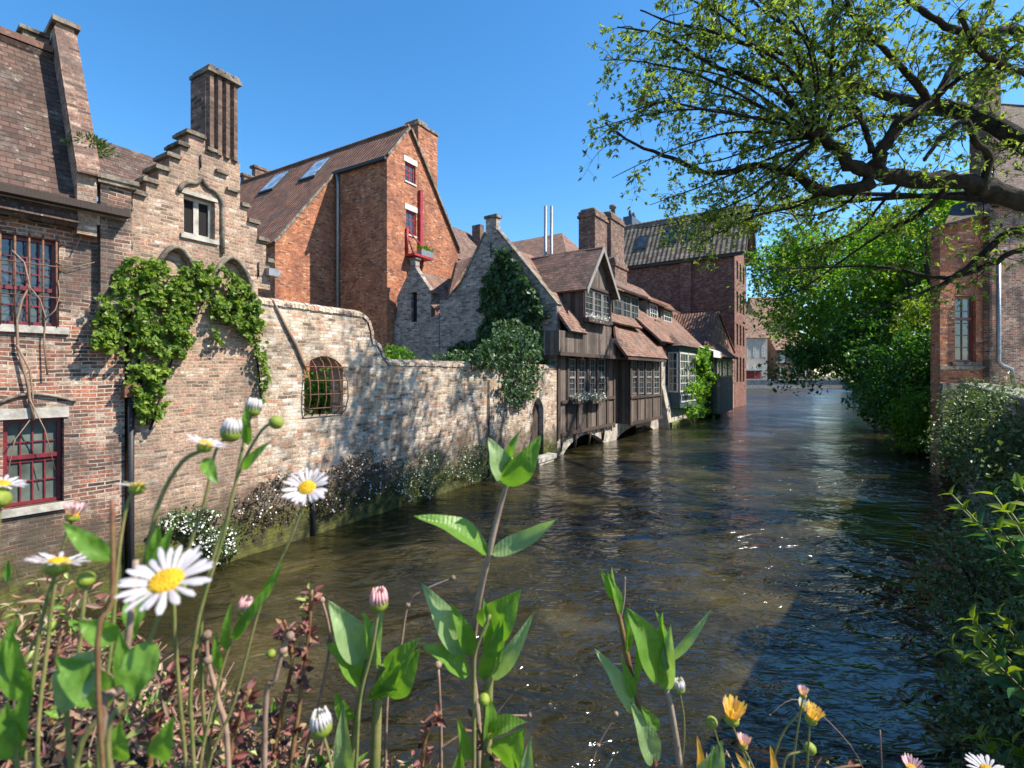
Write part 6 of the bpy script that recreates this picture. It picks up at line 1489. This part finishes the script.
    fl('white fleabane with pinkish petal tips and yellow eye in front of the wall', [(205, 800), (235, 700), (262, 600), (290, 540), (308, 492)], .26, 'daisy', .0125, (.15, -.75, .8), op=1.15, leaves_=[((262, 600), (285, 560), .005, 'val')], r=.0009)
    fl('white fleabane tilted away at the far left above the green bud', [(20, 800), (30, 700), (42, 620), (56, 572)], .20, 'daisy', .0115, (.1, .25, 1), op=1.25, leaves_=[((30, 690), (10, 620), .007, 'val')])
    fl('white fleabane cut by the left edge of the picture', [(-20, 800), (-18, 600), (-8, 520), (0, 490)], .24, 'daisy', .0095, (.3, .1, 1), op=1.2)
    fl('pink-tipped half-closed fleabane by the lower red window', [(40, 800), (48, 640), (60, 560), (72, 520)], .24, 'half', .0080, (.2, .1, 1), 'petal_pk', .55)
    fl('plump yellowish bud just right of the arching white fleabane', [(175, 640), (186, 560), (205, 500), (216, 450), (230, 436)], .25, 'bud', .0048, (.2, 0, 1), 'petal')
    fl('round green bud in front of the wall below the vine', [(190, 700), (225, 530), (240, 470), (262, 430), (275, 424)], .25, 'bud', .0036, (.6, 0, 1), None, leaves_=[((243, 470), (272, 440), .005, 'val')])
    fl('green bud nodding at the vine tip above the other buds', [(200, 650), (232, 500), (244, 440), (252, 412)], .27, 'bud', .0042, (.3, 0, 1), 'petal', leaves_=[((248, 445), (246, 405), .006, 'val')])
    fl('lime green bud at the far left edge below the cut fleabane', [(-10, 760), (-6, 600), (0, 502)], .22, 'bud', .0040, (.1, 0, 1), None)
    fl('lime green bud beside the low white fleabane', [(70, 760), (78, 660), (86, 582)], .20, 'bud', .0032, (.1, 0, 1), None)
    fl('tiny green bud on a side stalk at lower left', [(20, 720), (35, 640), (50, 628)], .26, 'bud', .0028, (.6, 0, 1), None)
    fl('half-open white bud rising over the water at lower left', [(200, 800), (215, 700), (228, 650), (244, 612)], .26, 'bud', .0040, (.3, 0, 1), 'petal_pk', leaves_=[((235, 640), (262, 590), .005, 'val'), ((232, 640), (278, 578), .006, 'val'), ((225, 650), (232, 600), .005, 'val'), ((220, 670), (216, 630), .005, 'val')], r=.001)
    fl('small green bud curving right at lower left', [(210, 760), (228, 690), (248, 660), (270, 654)], .28, 'bud', .0024, (1, 0, .3), None, r=.0008)
    fl('yellow-green bud low between the stonecrop and the rosette', [(345, 860), (335, 790), (330, 760), (322, 730)], .26, 'bud', .0055, (-.15, 0, 1), 'petal')
    fl('large orange and yellow half-open flower at lower right', [(760, 860), (755, 790), (742, 750), (731, 722)], .40, 'half', .0165, (.15, -.1, 1), 'petal_or', .42)
    fl('pink-tipped bud below the large orange flower', [(775, 860), (765, 800), (752, 765), (743, 748)], .40, 'half', .0095, (.1, 0, 1), 'petal_pk', .45)
    fl('small pale bud left of the large orange flower', [(668, 830), (682, 760), (684, 720), (679, 690)], .42, 'bud', .0050, (0, 0, 1), 'petal')
    fl('round green bud touching the large orange flower', [(735, 840), (722, 760), (716, 735), (712, 724)], .41, 'bud', .0048, (-.3, 0, 1), None)
    fl('pinkish bud at the top of the right-hand flower trio', [(790, 860), (792, 780), (796, 740), (803, 697)], .42, 'half', .0080, (.05, 0, 1), 'petal_pk', .4)
    fl('orange-yellow flower with pink tips at the right of the trio', [(800, 860), (806, 790), (808, 750), (810, 722)], .40, 'half', .0130, (.35, -.05, .9), 'petal_or', .4)
    fl('pale bud at the left of the right-hand trio', [(765, 860), (772, 770), (782, 735), (797, 716), (802, 710)], .43, 'half', .0080, (.2, 0, 1), 'petal', .35)
    fl('green bud under the right-hand flower trio', [(780, 800), (785, 760), (800, 752), (809, 750)], .41, 'bud', .0048, (.4, 0, .6), None)
    fl('pink and yellow fleabane poking up at the bottom right', [(905, 900), (908, 820), (911, 772)], .42, 'half', .0110, (.1, -.1, 1), 'petal_pk', .75)
    fl('white fleabane cut by the bottom edge near the right corner', [(985, 900), (985, 810), (987, 775)], .42, 'half', .0150, (-.1, -.2, 1), 'petal', 1.2)
    # young reddish-orange leaves by the flowers
    t = thing('young_shoot', (A(700, 768, .42).x, .42, PTOP), 'young shoot with orange-tinged leaves among the yellow flowers', 'plant')
    stems_part(t, [([A(705, 860, .42), A(700, 800, .42), A(697, 770, .42)], .002, .001)], 'stem_red')
    for b, tp in (((695, 790), (697, 735)), ((755, 790), (735, 752)), ((768, 790), (770, 745))): leaf_part(t, A(*b, .42), A(*tp, .42), .012, (.4, -1, .3), 'leaf_or', .1, .3)
    # --- large soft leaves at lower left
    t = thing('broadleaf_shoot', (A(70, 768, .19).x, .22, PTOP), 'out-of-focus shoot with large blue-green leaves in the lower left corner', 'plant')
    stems_part(t, [([Vector((A(95, 790, .2).x, .24, PTOP)), A(105, 740, .2), A(120, 690, .2), A(128, 640, .2), A(136, 560, .2)], .0016, .0011)], 'stem_pk'); stems_part(t, [([Vector((A(95, 790, .2).x, .22, PTOP)), A(98, 690, .19), A(112, 600, .19), A(112, 500, .19)], .001, .0008)], 'stem_red')
    for b, tp, w_, m in (((95, 650), (62, 715), .017, 'val_pale'), ((112, 700), (55, 655), .014, 'val'), ((118, 640), (78, 620), .010, 'val'), ((112, 560), (62, 522), .008, 'val'), ((150, 600), (176, 520), .007, 'val'), ((118, 760), (122, 720), .012, 'val'), ((15, 760), (8, 700), .012, 'val'), ((20, 740), (30, 690), .010, 'val'), ((0, 690), (22, 610), .006, 'val'), ((30, 700), (0, 655), .008, 'val'), ((160, 760), (175, 715), .010, 'val'), ((135, 690), (120, 630), .009, 'val')):
        leaf_part(t, A(*b, .2), A(*tp, .195), w_, (.3, -1, .5), m, .1, .25)
    # dry twigs
    for lab, pts, D, r in (('thin pale dry twig angling up right of the low rosette', [(385, 800), (388, 690), (400, 650), (408, 605), (425, 590), (453, 578)], .40, .0014),
                           ('straight pale dead stalk behind the tall stem', [(440, 860), (441, 740), (438, 665)], .42, .0020),
                           ('dry twig reaching right over the water with tiny knobs', [(430, 760), (470, 730), (505, 717), (530, 715), (550, 706)], .42, .0014),
                           ('fine dry twig slanting up right beside the narrow-leaved valerian', [(480, 740), (498, 712), (515, 690), (524, 672)], .42, .0009),
                           ('short dry twig sprouting at the bottom left of the right valerian', [(585, 800), (592, 765), (598, 745), (616, 714)], .44, .0014),
                           ('pale reddish dead stalk at the foot of the small bud', [(228, 760), (218, 700), (208, 660), (207, 635)], .27, .0016),
                           ('pale dead stalk leaning right near the stonecrop', [(265, 720), (275, 680), (283, 650), (290, 636)], .27, .0016),
                           ('straw-coloured stalk slanting over the litter at lower left', [(110, 720), (140, 680), (200, 630)], .27, .0008),
                           ('long grass-like stalk arching toward the lower right corner', [(880, 800), (850, 745), (800, 700), (770, 715)], .5, .0006),
                           ('two-forked dry stalk behind the red stonecrop', [(305, 760), (320, 700), (330, 640), (322, 600)], .36, .0014)):
        D_ = D; mb = MB(); smooth_tube(mb, [Vector((A(*pts[0], D_).x, D_, PTOP - .01))] + [A(x, y, D_) for x, y in pts], r, r * .6, 7)
        for x, y in pts[2:]: sphere(mb, A(x, y, D_), r * 1.6, n=7, m=5)
        tag(mb.build('dry_twig', M['twig']), lab, 'twig', 'dry twigs on the parapet')
    # red stonecrop stems
    def stone(label, pts, D, n=70, s=.0085):
        t = thing('stonecrop', (A(*pts[0], D).x, D, PTOP), label, 'plant', 'red stonecrop stems on the parapet')
        P = [Vector((A(*pts[0], D).x, D, PTOP - .01))] + [A(x, y, D) for x, y in pts]; stems_part(t, [(P, .0022, .001)], 'stem_red')
        mb = MB(); cen = []; dr = []
        for k in range(n):
            f = random.random() ** .7 * (len(P) - 1); i = min(int(f), len(P) - 2); p = P[i].lerp(P[i + 1], f - i); d = Vector((random.gauss(0, 1), random.gauss(0, 1), random.gauss(.4, .6))).normalized(); q = p + d * .002
            leaf_mesh(mb, q, q + d * s * random.uniform(.5, 1.1), s * .5, (random.gauss(0, .3), -1, .5), .05, .5, seg=4)
        mb.build('leaves', M['sedum'], t, fix=False)
    stone('tall red stonecrop stem rising over the water left of the rosette', [(290, 780), (300, 700), (308, 640), (312, 590)], .34, 90)
    stone('red stonecrop stem leaning left beside the tallest one', [(270, 790), (280, 720), (292, 660), (284, 620)], .35, 70)
    stone('dark red stonecrop stem at the far side of the litter', [(150, 760), (170, 690), (190, 660), (215, 650)], .3, 60)
    stone('short red stonecrop stem in front of the rosette', [(420, 800), (425, 740), (440, 712)], .36, 60)
    stone('red stonecrop stem close to the bottom middle', [(520, 820), (490, 760), (475, 720)], .38, 50)
    stone('red stonecrop stem low by the straw stalk', [(225, 800), (235, 730), (250, 690)], .28, 70)
    stone('red stonecrop stem at the left edge behind the leaves', [(60, 800), (50, 700), (62, 630)], .3, 70)
    stone('lone stonecrop stem lying over the edge under the yellow flowers', [(800, 860), (820, 780), (860, 765)], .44, 40)
    # matted litter and stonecrop covering the ledge
    def mat_stuff(name, mat, n, size, zlo, zhi, lab):
        mb = MB(); k = 0
        while k < n:
            x = random.uniform(-.75, .42); D = random.uniform(.17, .43)
            px = 512 + FPX * x / D
            if px < -120 or px > 1100: continue
            hm = .075 if px < 330 else (.075 - (px - 330) / 170 * .06 if px < 500 else .012)
            if px > 540 and random.random() < .6: continue
            z = PTOP - .01 + heap(x, D) * 1.0 + (random.random() ** 1.5) * (.02 + .4 * heap(x, D)) + .012 * MN.noise(Vector((x * 14, D * 14, 2))); k += 1
            d = Vector((random.gauss(0, 1), random.gauss(0, 1), random.gauss(.5, .7))).normalized(); s_ = size * random.uniform(.5, 1.3); q = Vector((x, D, z))
            leaf_mesh(mb, q, q + d * s_, s_ * (.42 if mat != 'litter' else .22), (random.gauss(0, .5), random.gauss(-.5, .5), 1), random.gauss(.08, .1), .5, seg=3)
        tag(mb.build(name, M[mat], fix=False), kind='stuff')
    mat_stuff('stonecrop_mat', 'sedum', 5200, .0085, 0, 0, ''); mat_stuff('dry_litter', 'litter', 4200, .012, 0, 0, ''); mat_stuff('small_green_leaves', 'val', 420, .013, 0, 0, '')
    tangle()
M['leaf_or'] = leaf_mat('orange_leaf', [(0.0, (0.45, 0.14, 0.03)), (1.0, (0.40, 0.30, 0.04))], .3, .5, False)
foreground()

# leafy valerian bushes on the near quay wall at right
def valerian_bush(label, c, n, H, spread, seed):
    rs = random.Random(seed); t = thing('valerian_bush', c, label, 'plant', 'leafy valerian on the right quay wall'); c = Vector(c)
    st = MB(); lf = MB(); tp = MB()
    for i in range(n):
        a = rs.uniform(0, 6.28); L = H * rs.uniform(.6, 1.1); out = Vector((math.cos(a), math.sin(a), 0)) * rs.uniform(.1, spread) 
        p0 = c + out * .3; p1 = p0 + out * .5 + Vector((0, 0, L * .55)); p2 = p0 + out + Vector((0, 0, L)); pts = []
        for k in range(9): f = k / 8; pts.append(p0 * (1 - f) ** 2 + p1 * 2 * f * (1 - f) + p2 * f * f)
        tube(st, pts, [.006 * (1 - .5 * k / 8) for k in range(9)], 5)
        for k in range(1, 9):
            dr = (pts[k] - pts[k - 1]).normalized(); s = dr.orthogonal().normalized(); s.rotate(Matrix.Rotation(k * 1.57 + a, 3, dr)) 
            for sg in (-1, 1):
                d = (s * sg + dr * .55 + Vector((0, 0, -.1))).normalized(); ll = .095 * (1.15 - .5 * k / 8) * rs.uniform(.8, 1.2); leaf_mesh(tp if k >= 7 else lf, pts[k], pts[k] + d * ll, ll * .42, dr, .08, .3, seg=5)
    st.build('stems', M['stem'], t, fix=False); lf.build('foliage', M['val_near'], t, fix=False); tp.build('young_leaves', M['leaf_yel'], t, fix=False)
def pier():
    t = thing('corner_pier', (2.2, 1.1, -.6), 'brick pier overgrown by leafy valerian where the bridge meets the right quay', 'pier')
    mb = MB(); box(mb, FW, 1.86, 2.9, .42, 1.72, -.6, 3.06); mb.build('wall', M['wall'], t)
    mb = MB(); cbox(mb, FW, 1.83, 2.95, .40, 1.76, 3.062, 3.14, .015); mb.build('coping', M['stone'], t)
pier()
def vb(label, c, n, H, sp, sd): valerian_bush(label, c, n, H, sp, sd)
vb('tall leafy valerian bush with yellow-green tips at the right edge', (1.98, 1.62, 3.10), 40, .50, .34, 1)
vb('leafy valerian bush hanging off the pier at mid right edge', (1.80, 1.45, 2.85), 34, .34, .30, 2)
vb('valerian clump low on the pier near the lower right corner', (1.76, 1.45, 2.5), 30, .32, .26, 3)
vb('small valerian clump growing lowest on the corner pier', (1.74, 1.5, 2.15), 22, .28, .22, 4)
